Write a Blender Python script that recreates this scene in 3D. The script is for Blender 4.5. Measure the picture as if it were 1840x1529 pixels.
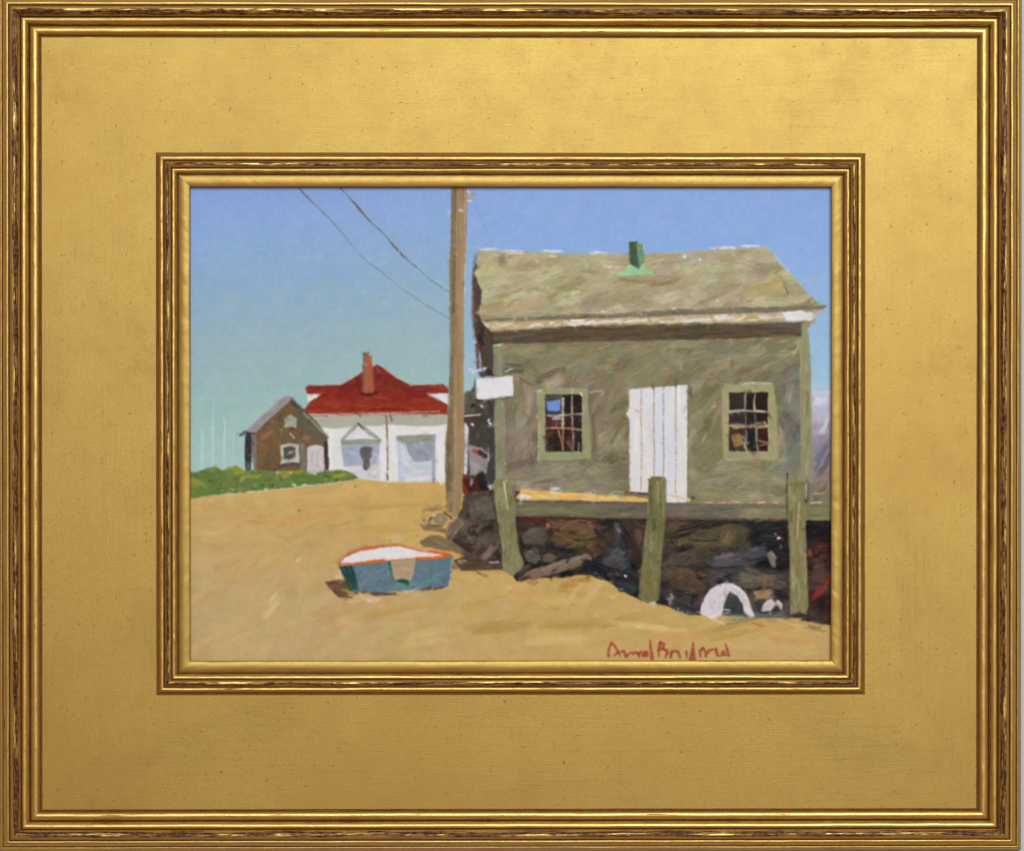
import bpy, math
import numpy as np
from mathutils import Vector

# ------------------------------------------------------------------ units
S = 0.00027                      # metres per drawing unit; frame is about half a metre wide
CX, CY = 920.0, 764.5            # drawing-unit centre of the framed picture
BACK = 60.0                      # depth of the frame behind the gilt flat, drawing units
D = 1.5                          # camera distance to the gilt flat

def P(px, py, h=0.0):            # sheet coordinates + height over the gilt flat -> world
    return ((px - CX) * S, -(BACK + h) * S, (CY - py) * S)

scene = bpy.context.scene
for o in list(bpy.data.objects):
    bpy.data.objects.remove(o)

# ------------------------------------------------------------------ camera
cam = bpy.data.cameras.new('camera')
cam.sensor_width = 36.0
cam.lens = 36.0 * D / (1840 * S)
cam.clip_start, cam.clip_end = 0.05, 50.0
camo = bpy.data.objects.new('camera', cam)
scene.collection.objects.link(camo)
target = Vector((0, -BACK * S, 0))
camo.location = Vector((-0.016, -BACK * S - D, 0.011))
camo.rotation_euler = (target - camo.location).to_track_quat('-Z', 'Y').to_euler()
scene.camera = camo

# ------------------------------------------------------------------ light
world = bpy.data.worlds.new('World'); scene.world = world
world.use_nodes = True
bg = world.node_tree.nodes['Background']
bg.inputs['Color'].default_value = (1.0, 0.52, 0.24, 1)      # warm dim room
bg.inputs['Strength'].default_value = 0.30

def area(name, loc, aim, sx, sy, power, col):
    l = bpy.data.lights.new(name, 'AREA'); l.shape = 'RECTANGLE'
    l.size, l.size_y, l.energy, l.color = sx, sy, power, col
    o = bpy.data.objects.new(name, l); scene.collection.objects.link(o)
    o.location = loc
    o.rotation_euler = (Vector(aim) - Vector(loc)).to_track_quat('-Z', 'Y').to_euler()
    return o
area('window_light', (0.45, -3.0, 1.25), (0, 0, 0), 2.2, 1.8, 88.0, (0.82, 1.0, 1.04))

vs = scene.view_settings
vs.view_transform = 'Standard'; vs.look = 'None'
vs.exposure = 0.0; vs.gamma = 1.0; vs.use_curve_mapping = False

# ------------------------------------------------------------------ helpers
rng = np.random.default_rng(11)

def link(o, parent=None):
    scene.collection.objects.link(o)
    if parent is not None:
        o.parent = parent
    return o

def empty(name, loc=(0, 0, 0)):
    o = bpy.data.objects.new(name, None); o.location = loc
    o.empty_display_size = 0.02
    return link(o)

def mesh_obj(name, verts, faces, mat, parent=None, smooth=True, uv=None, attrs=None, origin=(0, 0, 0)):
    me = bpy.data.meshes.new(name)
    verts = np.asarray(verts, dtype=np.float32) - np.asarray(origin, dtype=np.float32)
    faces = np.asarray(faces, dtype=np.int32)
    n = faces.shape[1]
    me.vertices.add(len(verts)); me.vertices.foreach_set('co', verts.ravel())
    me.loops.add(faces.size); me.loops.foreach_set('vertex_index', faces.ravel())
    me.polygons.add(len(faces))
    me.polygons.foreach_set('loop_start', np.arange(0, faces.size, n, dtype=np.int32))
    me.polygons.foreach_set('loop_total', np.full(len(faces), n, dtype=np.int32))
    me.polygons.foreach_set('use_smooth', np.full(len(faces), smooth, dtype=bool))
    if uv is not None:
        l = me.uv_layers.new(name='UVMap')
        l.data.foreach_set('uv', np.asarray(uv, dtype=np.float32)[faces.ravel()].ravel())
    for k, v in (attrs or {}).items():
        v = np.asarray(v, dtype=np.float32)
        if v.ndim == 1:
            a = me.attributes.new(k, 'FLOAT', 'POINT'); a.data.foreach_set('value', v)
        else:
            a = me.color_attributes.new(k, 'FLOAT_COLOR', 'POINT')
            a.data.foreach_set('color', np.concatenate([v, np.ones((len(v), 1), np.float32)], 1).ravel())
    me.update(calc_edges=True); me.validate()
    me.materials.append(mat)
    o = bpy.data.objects.new(name, me)
    o.location = origin
    return link(o, parent)

def box(name, x0, x1, y0, y1, h0, h1, mat, parent=None):
    v = [P(x, y, h) for h in (h0, h1) for y in (y0, y1) for x in (x0, x1)]
    f = [(0, 1, 3, 2), (4, 6, 7, 5), (0, 4, 5, 1), (2, 3, 7, 6), (0, 2, 6, 4), (1, 5, 7, 3)]
    return mesh_obj(name, v, f, mat, parent, smooth=False)

class NT:                                        # tiny node-tree helper
    def __init__(s, name):
        s.m = bpy.data.materials.new(name); s.m.use_nodes = True
        s.t = s.m.node_tree; s.b = s.t.nodes['Principled BSDF']
    def n(s, typ, **kw):
        nd = s.t.nodes.new(typ)
        for k, v in kw.items():
            if k.startswith('i_'):
                nd.inputs[k[2:].replace('_', ' ')].default_value = v
            else:
                setattr(nd, k, v)
        return nd
    def l(s, a, b): s.t.links.new(a, b)
    def noise(s, vec, scale, detail=3.0, rough=0.55, stretch=None):
        if stretch is not None:
            mp = s.n('ShaderNodeMapping'); mp.inputs['Scale'].default_value = stretch
            s.l(vec, mp.inputs['Vector']); vec = mp.outputs['Vector']
        nd = s.n('ShaderNodeTexNoise')
        nd.inputs['Scale'].default_value = scale; nd.inputs['Detail'].default_value = detail
        nd.inputs['Roughness'].default_value = rough
        s.l(vec, nd.inputs['Vector']); return nd.outputs['Fac']
    def ramp(s, fac, a, b, va=0.0, vb=1.0):
        nd = s.n('ShaderNodeMapRange'); nd.interpolation_type = 'SMOOTHSTEP'
        nd.inputs['From Min'].default_value = a; nd.inputs['From Max'].default_value = b
        nd.inputs['To Min'].default_value = va; nd.inputs['To Max'].default_value = vb
        s.l(fac, nd.inputs['Value']); return nd.outputs['Result']
    def math(s, op, a, b=None, clamp=False):
        nd = s.n('ShaderNodeMath', operation=op); nd.use_clamp = clamp
        for i, x in enumerate((a, b)):
            if x is None: continue
            if isinstance(x, (int, float)): nd.inputs[i].default_value = x
            else: s.l(x, nd.inputs[i])
        return nd.outputs[0]
    def mix(s, fac, a, b):
        nd = s.n('ShaderNodeMix', data_type='RGBA')
        if isinstance(fac, (int, float)): nd.inputs[0].default_value = fac
        else: s.l(fac, nd.inputs[0])
        for i, x in ((6, a), (7, b)):
            if isinstance(x, tuple): nd.inputs[i].default_value = (*x, 1)
            else: s.l(x, nd.inputs[i])
        return nd.outputs[2]

def lin(c):
    c = np.asarray(c, dtype=np.float64) / 255.0
    return np.where(c <= 0.04045, c / 12.92, ((c + 0.055) / 1.055) ** 2.4)

# ------------------------------------------------------------------ materials
def gold_flat():
    g = NT('gilded_flat')
    co = g.n('ShaderNodeTexCoord').outputs['Object']
    uv = g.n('ShaderNodeUVMap').outputs['UV']                 # x along the board, y across it
    big = g.noise(co, 8.0, 4, 0.6)
    mid = g.noise(co, 70.0, 5, 0.65)
    grit = g.noise(co, 1150.0, 2, 0.6)
    grit2 = g.noise(uv, 900.0, 2, 0.6)
    c = g.mix(g.ramp(big, 0.36, 0.66), (0.535, 0.356, 0.096), (0.508, 0.318, 0.082))
    c = g.mix(g.ramp(mid, 0.42, 0.78, 0, 0.40), c, (0.475, 0.280, 0.078))
    c = g.mix(g.ramp(grit, 0.44, 0.68, 0, 0.70), c, (0.500, 0.262, 0.074))      # orange bole glinting through
    c = g.mix(g.ramp(grit2, 0.50, 0.74, 0, 0.40), c, (0.490, 0.335, 0.100))
    # brushed streaks and rubbed lines that run with each board
    streak = g.noise(uv, 1.0, 4, 0.6, (16, 620, 1))
    fine = g.noise(uv, 1.0, 3, 0.6, (60, 1500, 1))
    patch = g.ramp(g.noise(uv, 1.0, 4, 0.6, (13, 22, 1)), 0.50, 0.70)
    c = g.mix(g.ramp(streak, 0.50, 0.74, 0, 0.22), c, (0.40, 0.225, 0.064))
    rub = g.math('MULTIPLY', patch, g.ramp(g.math('ADD', g.math('MULTIPLY', fine, 0.6), g.math('MULTIPLY', streak, 0.4)), 0.47, 0.66))
    c = g.mix(g.math('MULTIPLY', rub, 0.36), c, (0.25, 0.150, 0.052))
    c = g.mix(g.math('MULTIPLY', patch, 0.20), c, (0.36, 0.225, 0.075))
    smudge = g.math('MULTIPLY', g.ramp(g.noise(co, 15.0, 5, 0.6), 0.54, 0.74), g.ramp(g.noise(co, 130.0, 4, 0.7), 0.36, 0.66))
    c = g.mix(g.math('MULTIPLY', smudge, 0.55), c, (0.30, 0.185, 0.062))
    cloud = g.ramp(g.noise(co, 30.0, 5, 0.62), 0.50, 0.72)
    c = g.mix(g.math('MULTIPLY', cloud, 0.30), c, (0.47, 0.262, 0.066))
    # lapped edges of the leaf squares
    br = g.n('ShaderNodeTexBrick'); br.offset = 0.37
    mp = g.n('ShaderNodeMapping'); mp.inputs['Rotation'].default_value = (math.pi / 2, 0, 0)
    g.l(co, mp.inputs['Vector']); g.l(mp.outputs[0], br.inputs['Vector'])
    br.inputs['Scale'].default_value = 1.0
    br.inputs['Brick Width'].default_value = 0.083; br.inputs['Row Height'].default_value = 0.079
    br.inputs['Mortar Size'].default_value = 0.0004; br.inputs['Mortar Smooth'].default_value = 1.0
    br.inputs['Color1'].default_value = (0, 0, 0, 1); br.inputs['Color2'].default_value = (1, 1, 1, 1)
    br.inputs['Mortar'].default_value = (0.5, 0.5, 0.5, 1)
    c = g.mix(g.math('MULTIPLY', br.outputs['Color'], 0.10), c, (0.43, 0.265, 0.075))
    c = g.mix(g.math('MULTIPLY', g.math('MULTIPLY', br.outputs['Fac'], g.ramp(mid, 0.42, 0.62)), 0.25), c, (0.30, 0.16, 0.045))
    # specks: ragged small ones everywhere, a few larger
    tiny = g.ramp(g.noise(co, 420.0, 2, 0.75), 0.655, 0.75)
    c = g.mix(g.math('MULTIPLY', tiny, 0.62), c, (0.19, 0.088, 0.028))
    larger = g.math('MULTIPLY', g.ramp(g.noise(co, 190.0, 4, 0.7), 0.715, 0.78), 0.7)
    c = g.mix(larger, c, (0.17, 0.095, 0.035))
    g.l(c, g.b.inputs['Base Color'])
    g.b.inputs['Metallic'].default_value = 0.9
    g.l(g.ramp(mid, 0.3, 0.7, 0.495, 0.515), g.b.inputs['Roughness'])
    bp = g.n('ShaderNodeBump'); bp.inputs['Strength'].default_value = 0.10; bp.inputs['Distance'].default_value = 0.0003
    g.l(g.math('ADD', grit, g.math('MULTIPLY', fine, 0.8)), bp.inputs['Height'])
    g.l(bp.outputs[0], g.b.inputs['Normal'])
    return g.m

def gold_moulding(lip=False):
    g = NT('gilded_lip' if lip else 'gilded_moulding')
    hi, lo = ((0.540, 0.352, 0.098), (0.480, 0.292, 0.078)) if lip else ((0.72, 0.485, 0.150), (0.62, 0.385, 0.108))
    uv = g.n('ShaderNodeUVMap').outputs['UV']
    wear_z = g.n('ShaderNodeAttribute', attribute_name='wear').outputs['Fac']
    toned = g.n('ShaderNodeAttribute', attribute_name='groove').outputs['Fac']
    lng = g.noise(uv, 1.0, 4, 0.6, (34, 900, 1))        # long streaks following the rail
    mid = g.noise(uv, 1.0, 5, 0.65, (150, 1500, 1))
    blot = g.noise(uv, 1.0, 5, 0.6, (420, 420, 1))
    c = g.mix(g.ramp(lng, 0.35, 0.68), hi, lo)
    c = g.mix(g.ramp(blot, 0.5, 0.78, 0, 0.45), c, (0.42, 0.225, 0.065))
    # red clay left showing where leaf never reached the hollows; shade painted on the lip's inner face
    clay = g.math('MULTIPLY', toned, g.ramp(mid, 0.28, 0.62, 0.55, 1.0), clamp=True)
    c = g.mix(clay, c, (0.165, 0.054, 0.017))
    # leaf rubbed through on the high reed, dark aubergine ground under it
    thr = g.math('SUBTRACT', 1.0, wear_z)
    d = g.math('SUBTRACT', g.math('ADD', g.math('MULTIPLY', lng, 0.55), g.math('MULTIPLY', mid, 0.45)), thr)
    worn = g.ramp(d, -0.03, 0.07)
    gcol = g.mix(g.ramp(blot, 0.4, 0.65), (0.045, 0.017, 0.011), (0.190, 0.070, 0.026))
    speck = g.ramp(g.noise(uv, 700.0, 2, 0.7), 0.64, 0.74, 0, 0.6)
    c = g.mix(speck, c, (0.14, 0.06, 0.02))
    c = g.mix(worn, c, gcol)
    g.l(c, g.b.inputs['Base Color'])
    metal = g.math('SUBTRACT', 0.9, g.math('MULTIPLY', g.math('MAXIMUM', worn, g.math('MULTIPLY', clay, 0.7)), 0.75), clamp=True)
    g.l(metal, g.b.inputs['Metallic'])
    g.b.inputs['Specular IOR Level'].default_value = 0.18
    g.l(g.ramp(blot, 0.3, 0.75, *((0.50, 0.54) if lip else (0.36, 0.48))), g.b.inputs['Roughness'])
    bp = g.n('ShaderNodeBump'); bp.inputs['Strength'].default_value = 0.10 if lip else 0.22; bp.inputs['Distance'].default_value = 0.0004
    hgt = g.math('ADD', g.math('MULTIPLY', mid, 0.6), g.math('MULTIPLY', blot, 0.5))
    hgt = g.math('SUBTRACT', hgt, g.math('MULTIPLY', worn, 0.5))
    g.l(hgt, bp.inputs['Height']); g.l(bp.outputs[0], g.b.inputs['Normal'])
    return g.m

def paint_mat():
    g = NT('oil_paint')
    a = g.n('ShaderNodeAttribute', attribute_name='Col').outputs['Color']
    co = g.n('ShaderNodeTexCoord').outputs['Object']
    g.l(a, g.b.inputs['Base Color'])
    g.l(g.ramp(g.noise(co, 300, 3), 0.3, 0.7, 0.34, 0.5), g.b.inputs['Roughness'])
    g.b.inputs['Specular IOR Level'].default_value = 0.12
    bp = g.n('ShaderNodeBump'); bp.inputs['Strength'].default_value = 0.12; bp.inputs['Distance'].default_value = 0.0002
    g.l(g.noise(co, 1400, 2), bp.inputs['Height']); g.l(bp.outputs[0], g.b.inputs['Normal'])
    return g.m

def plain(name, col, rough=0.8, scale=40, var=0.12):
    g = NT(name)
    co = g.n('ShaderNodeTexCoord').outputs['Object']
    dark = tuple(c * (1 - var) for c in col)
    g.l(g.mix(g.noise(co, scale, 4), dark, col), g.b.inputs['Base Color'])
    g.b.inputs['Roughness'].default_value = rough
    return g.m

M_FLAT, M_MOULD, M_LIP, M_PAINT = gold_flat(), gold_moulding(), gold_moulding(True), paint_mat()
M_WALL = plain('painted_plaster', (0.62, 0.64, 0.72), 0.9, 60, 0.05)
M_WOOD = plain('raw_wood', (0.28, 0.17, 0.09), 0.8, 80, 0.3)
M_CARD = plain('primed_hardboard', (0.55, 0.5, 0.42), 0.8, 90, 0.15)

# ------------------------------------------------------------------ wall
wall = mesh_obj('wall', [(-0.6, 0, -0.5), (0.6, 0, -0.5), (0.6, 0, 0.5), (-0.6, 0, 0.5)], [(0, 1, 2, 3)], M_WALL, smooth=False)
wall['kind'] = 'structure'

# ------------------------------------------------------------------ frame
frame = empty('picture_frame', (0, 0, 0))
frame['label'] = 'wide gilded wooden picture frame with reeded mouldings around the small painting'
frame['category'] = 'picture frame'

PL, PR, PT, PB = 77.0, 1756.0, 70.0, 1453.0            # gilt flat, outer limits
IL, IR, IT, IB = 281.0, 1555.5, 275.0, 1248.5          # gilt flat, inner limits

def smooth_noise(n, cell, seed):
    r = np.random.default_rng(seed)
    k = int(n / cell) + 4
    v = r.normal(size=k)
    x = np.arange(n) / cell
    i = x.astype(int); f = x - i; f = f * f * (3 - 2 * f)
    return v[i] * (1 - f) + v[i + 1] * f

def reed(u0, u1, h0, h1, rise, n, power=0.40, skew=0.0):
    t = 0.5 - 0.5 * np.cos(np.pi * np.linspace(0, 1, n)) * 0.6 - 0.4 * (0.5 - np.linspace(0, 1, n))
    tt = np.clip(t + skew * np.sin(np.pi * t), 0, 1)
    return u0 + (u1 - u0) * t, h0 + (h1 - h0) * t + rise * np.sin(np.pi * tt) ** power

def build_rails(base_name, segs, offs, mat, seed):
    """segs: list of (part name, u array, h array, wear, groove); u is 0..1 from start edge to end edge.
    offs: side -> function mapping u to the sheet coordinate of that line."""
    sides = ['top', 'right', 'bottom', 'left']
    for si, side in enumerate(sides):
        rail = None
        for gi, (nm, u, h, wear, groove) in enumerate(segs):
            NS = 220
            t = np.linspace(0, 1, NS)
            t = np.concatenate([t[:1], 0.5 - 0.5 * np.cos(np.pi * t[1:-1]) * 0.15 - 0.85 * (0.5 - t[1:-1]), t[-1:]])
            L, R_, T, B = offs['left'](u, h), offs['right'](u, h), offs['top'](u, h), offs['bottom'](u, h)
            fade = np.clip(np.minimum(t, 1 - t) / 0.02, 0, 1)
            wob_h = (smooth_noise(NS, 9, seed + si * 31 + gi) * 0.22 + smooth_noise(NS, 2.5, seed + si * 37 + gi + 5) * 0.16) * fade
            wob_u = (smooth_noise(NS, 14, seed + si * 41 + gi + 9) * 0.22 + smooth_noise(NS, 3, seed + si * 43 + gi + 3) * 0.12) * fade
            inside = np.sin(np.pi * np.linspace(0, 1, len(u)))          # groove lines stay shared between neighbours
            if side == 'top':
                a0, a1, b = L, R_, T; sgn = 1
            elif side == 'bottom':
                a0, a1, b = L, R_, B; sgn = -1
            elif side == 'left':
                a0, a1, b = T, B, L; sgn = 1
            else:
                a0, a1, b = T, B, R_; sgn = -1
            A = a0[None, :] * (1 - t[:, None]) + a1[None, :] * t[:, None]
            Bv = np.broadcast_to(b[None, :], A.shape) + wob_u[:, None] * inside[None, :]
            Hh = np.broadcast_to(h[None, :], A.shape) + wob_h[:, None] * inside[None, :]
            if side in ('top', 'bottom'):
                X, Y = A, Bv
            else:
                X, Y = Bv, A
            V = np.stack([(X - CX) * S, -(BACK + Hh) * S, (CY - Y) * S], -1).reshape(-1, 3)
            m = len(u)
            ii, jj = np.meshgrid(np.arange(NS - 1), np.arange(m - 1), indexing='ij')
            q = (ii * m + jj).ravel()
            F = np.stack([q, q + 1, q + m + 1, q + m], 1)
            if side in ('top', 'right'):
                F = F[:, ::-1]
            if side in ('left', 'right'):
                pass
            uvm = np.stack([A * S + si * 1.7, np.broadcast_to((np.cumsum(np.r_[0, np.hypot(np.diff(b), np.diff(h))]) * S + gi * 0.31 + si * 0.7)[None, :], A.shape)], -1).reshape(-1, 2)
            at = {'wear': np.broadcast_to(wear[None, :], A.shape).ravel(), 'groove': np.broadcast_to(groove[None, :], A.shape).ravel()}
            if rail is None:
                rail = mesh_obj(base_name, V, F, mat, frame, uv=uvm, attrs=at)
            else:
                mesh_obj(nm, V, F, M_LIP if nm == 'sight_edge' else mat, rail, uv=uvm, attrs=at)

def gw(n, edge=0.16, lo=0.0):
    edge = edge * 1.6            # clay-in-groove weight: 1 at both ends of a reed
    t = 0.5 - 0.5 * np.cos(np.pi * np.linspace(0, 1, n)) * 0.6 - 0.4 * (0.5 - np.linspace(0, 1, n)); d = np.minimum(t, 1 - t)
    return np.maximum(np.clip(1 - d / edge, 0, 1) ** 1.3, lo)

def wz(n, c, w, amp):                    # rub-through weight
    t = np.linspace(0, 1, n); return amp * np.exp(-((t - c) / w) ** 4)

WO = 79.0
def out_off(edge, width, sgn):
    k = width / WO
    def f(u, h):
        return edge + sgn * k * (u + 0.15 * h)
    return f
out_offs = {'left': out_off(PL - 79.5, 79.5, 1), 'right': out_off(PR + 81.0, 81.0, -1),
            'top': out_off(PT - 79.0, 79.0, 1), 'bottom': out_off(PB + 75.5, 75.5, -1)}
segs = []
u, h = np.array([0.0, 0.0, 0.0]), np.array([-BACK, -30.0, -2.0])
segs.append(('outer_side', u, h, np.zeros(3), np.array([0.7, 0.7, 0.6])))
for nm, u0, u1, h0, h1, rise, n, w, ge in [
        ('reed', 0, 8.5, -2, 4, 6, 13, (0.5, 0.3, 0.43), 0.22),
        ('reed', 8.5, 20.5, 4, 11, 8, 17, (0.4, 0.3, 0.43), 0.18),
        ('reed', 20.5, 41, 11, 5, 13, 25, (0.54, 0.36, 0.57), 0.15),
        ('reed', 41, 57, 5, -2, 9, 19, (0.75, 0.22, 0.48), 0.2),
        ('reed', 57, 75, -2, -3, 9, 19, (0.5, 0.3, 0.42), 0.2)]:
    u, h = reed(u0, u1, h0, h1, rise, n)
    segs.append((nm, u, h, wz(n, *w), gw(n, ge)))
u, h = np.array([75.0, 76.5, 78.2, 79.0]), np.array([-3.0, -2.6, -0.6, 0.0])
segs.append(('quirk', u, h, np.zeros(4), np.array([1, 0.8, 0.25, 0.0])))
build_rails('outer_rail', segs, out_offs, M_MOULD, 100)

WI = 62.0
def in_off(edge, sgn):
    def f(u, h):
        return edge + sgn * (u + 0.08 * h)
    return f
in_offs = {'left': in_off(IL, 1), 'right': in_off(IR, -1), 'top': in_off(IT, 1), 'bottom': in_off(IB, -1)}
segs = []
u, h = np.array([0.0, 1.2, 3.0, 4.5]), np.array([0.0, 0.8, 4.0, 5.0])
segs.append(('fillet', u, h, np.array([0.0, 0.2, 0.2, 0.2]), np.array([0.1, 0.55, 0.75, 0.6])))
for nm, u0, u1, h0, h1, rise, n, w, ge in [
        ('reed', 4.5, 15, 5, 6.5, 6, 17, (0.6, 0.3, 0.43), 0.22),
        ('reed', 15, 28, 6.5, 6, 8.5, 19, (0.45, 0.32, 0.56), 0.2),
        ('reed', 28, 39, 6, 0.5, 6.5, 17, (0.7, 0.25, 0.48), 0.22)]:
    u, h = reed(u0, u1, h0, h1, rise, n)
    segs.append((nm, u, h, wz(n, *w), gw(n, ge)))
t = np.linspace(0, 1, 14)
u, h = 39 + 22 * t, 0.5 + 3.2 * np.sin(np.pi * np.clip(t * 0.9, 0, 1)) ** 0.7
u = np.r_[u, 61.6, 61.9, 62.0, 62.0]; h = np.r_[h, h[-1] - 1.0, h[-1] - 2.4, -7.5, -11.0]
n = len(u)
g_ = np.zeros(n); g_[:3] = (1.0, 0.8, 0.3); g_[-4:] = (0.2, 0.6, 1, 1)  # last weights tone the lip's inner face dark, its shadow put into colour
w_ = np.zeros(n); w_[-6:-3] = 0.42
segs.append(('sight_edge', u, h, w_, g_))
build_rails('inner_rail', segs, in_offs, M_MOULD, 500)

# the wide gilt flat: four mitred boards, gently uneven
def flat_board(corners, seed):
    n, m = 60, 14
    a, b = np.linspace(0, 1, n), np.linspace(0, 1, m)
    (o0, o1, i0, i1) = [np.array(c, float) for c in corners]
    out = o0[None] * (1 - a[:, None]) + o1[None] * a[:, None]
    inn = i0[None] * (1 - a[:, None]) + i1[None] * a[:, None]
    G = out[:, None, :] * (1 - b[None, :, None]) + inn[:, None, :] * b[None, :, None]
    V = np.stack([(G[..., 0] - CX) * S, np.full(G.shape[:2], -BACK * S), (CY - G[..., 1]) * S], -1).reshape(-1, 3)
    ii, jj = np.meshgrid(np.arange(n - 1), np.arange(m - 1), indexing='ij')
    q = (ii * m + jj).ravel()
    F = np.stack([q, q + m, q + m + 1, q + 1], 1)
    ln = np.hypot(*(o1 - o0)) * S; wd = np.hypot(*(i0 - o0)) * S * 0.7
    AA, BB = np.meshgrid(a * ln + seed * 0.77, b * wd + seed * 0.31, indexing='ij')
    return V, F, np.stack([AA, BB], -1).reshape(-1, 2)
TL, TR, BR, BL = (PL, PT), (PR, PT), (PR, PB), (PL, PB)
tl, tr, br, bl = (IL, IT), (IR, IT), (IR, IB), (IL, IB)
for k, cs in enumerate([(TL, TR, tl, tr), (TR, BR, tr, br), (BR, BL, br, bl), (BL, TL, bl, tl)]):
    V, F, UVb = flat_board(cs, k)
    # normals must face the viewer (-y)
    a, b_, c_ = V[F[0][0]], V[F[0][1]], V[F[0][2]]
    if np.cross(b_ - a, c_ - a)[1] > 0:
        F = F[:, ::-1]
    mesh_obj('flat_panel', V, F, M_FLAT, frame, uv=UVb)
box('backing_board', PL - 60, PR + 60, PT - 60, PB + 55, -BACK + 0.5, -34, M_WOOD, frame)

# ================================================================== the painting
X0, Y0, X1, Y1, K = 335.0, 329.0, 1501.0, 1196.0, 1.2     # painted sheet, drawing units; grid pitch
GW, GH = int((X1 - X0) / K) + 1, int((Y1 - Y0) / K) + 1
gx = X0 + np.arange(GW) * K
gy = Y0 + np.arange(GH) * K
XX, YY = np.meshgrid(gx, gy)
C = np.zeros((GH, GW, 3), np.float32)
HT = np.zeros((GH, GW), np.float32)
RG = np.zeros((GH, GW), np.int16)

def vnoise(cell, seed, octaves=1):
    r = np.random.default_rng(seed); out = np.zeros((GH, GW), np.float32); amp = 1.0; tot = 0
    for o in range(octaves):
        cw = max(cell / (2 ** o), 1.5) / K
        nx_, ny_ = int(GW / cw) + 3, int(GH / cw) + 3
        g = r.random((ny_, nx_)).astype(np.float32) * 2 - 1
        fx, fy = np.arange(GW) / cw, np.arange(GH) / cw
        ix, iy = fx.astype(int), fy.astype(int); tx, ty = fx - ix, fy - iy
        tx, ty = tx * tx * (3 - 2 * tx), ty * ty * (3 - 2 * ty)
        r0 = g[iy][:, ix] * (1 - tx) + g[iy][:, ix + 1] * tx
        r1 = g[iy + 1][:, ix] * (1 - tx) + g[iy + 1][:, ix + 1] * tx
        out += amp * (r0 * (1 - ty[:, None]) + r1 * ty[:, None]); tot += amp; amp *= 0.55
    return out / tot
EDX = vnoise(17, 1, 3) ; EDY = vnoise(17, 2, 3)
GRAIN = [vnoise(3.0, 20 + k) for k in range(3)]
MOT = [vnoise(26, 30 + k, 3) for k in range(3)]

def sl(x0, y0, x1, y1):
    a = max(int((x0 - X0) / K), 0); b = min(int((x1 - X0) / K) + 2, GW)
    c = max(int((y0 - Y0) / K), 0); d = min(int((y1 - Y0) / K) + 2, GH)
    return slice(c, max(d, c)), slice(a, max(b, a))

def polymask(poly, rough=1.0):
    """soft 0..1 mask of a polygon with a brushed, slightly wandering edge"""
    p = np.array(poly, float)
    s = sl(p[:, 0].min() - 8, p[:, 1].min() - 8, p[:, 0].max() + 8, p[:, 1].max() + 8)
    x = XX[s] + EDX[s] * rough * 1.8; y = YY[s] + EDY[s] * rough * 1.8
    ins = np.zeros(x.shape, bool); dist = np.full(x.shape, 1e9)
    n = len(p)
    for i in range(n):
        ax, ay = p[i]; bx, by = p[(i + 1) % n]
        if ay != by:
            cond = (ay > y) != (by > y)
            ins ^= cond & (x < (bx - ax) * (y - ay) / (by - ay) + ax)
        dx, dy = bx - ax, by - ay; L2 = dx * dx + dy * dy + 1e-9
        t = np.clip(((x - ax) * dx + (y - ay) * dy) / L2, 0, 1)
        dist = np.minimum(dist, (x - ax - t * dx) ** 2 + (y - ay - t * dy) ** 2)
    sd = np.sqrt(dist) * np.where(ins, 1, -1)
    return s, np.clip(sd / (1.3 + 2.6 * np.clip(MOT[1][s] + 0.15, 0, 1) * min(rough, 1.0)) + 0.5, 0, 1).astype(np.float32)

REG = [None]                    # region id -> (name, parent id, label)
def region(name, parent=0, label=None):
    REG.append((name, parent, label)); return len(REG) - 1

def lay(s, al, col, h, rid, tone=None, hmul=None):
    """lay paint with coverage al over window s"""
    a3 = al[..., None]
    C[s] = C[s] * (1 - a3) + col * a3
    HT[s] = HT[s] * (1 - 0.55 * al) + al * h
    if rid:
        r = RG[s]; r[al > 0.5] = rid

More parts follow.
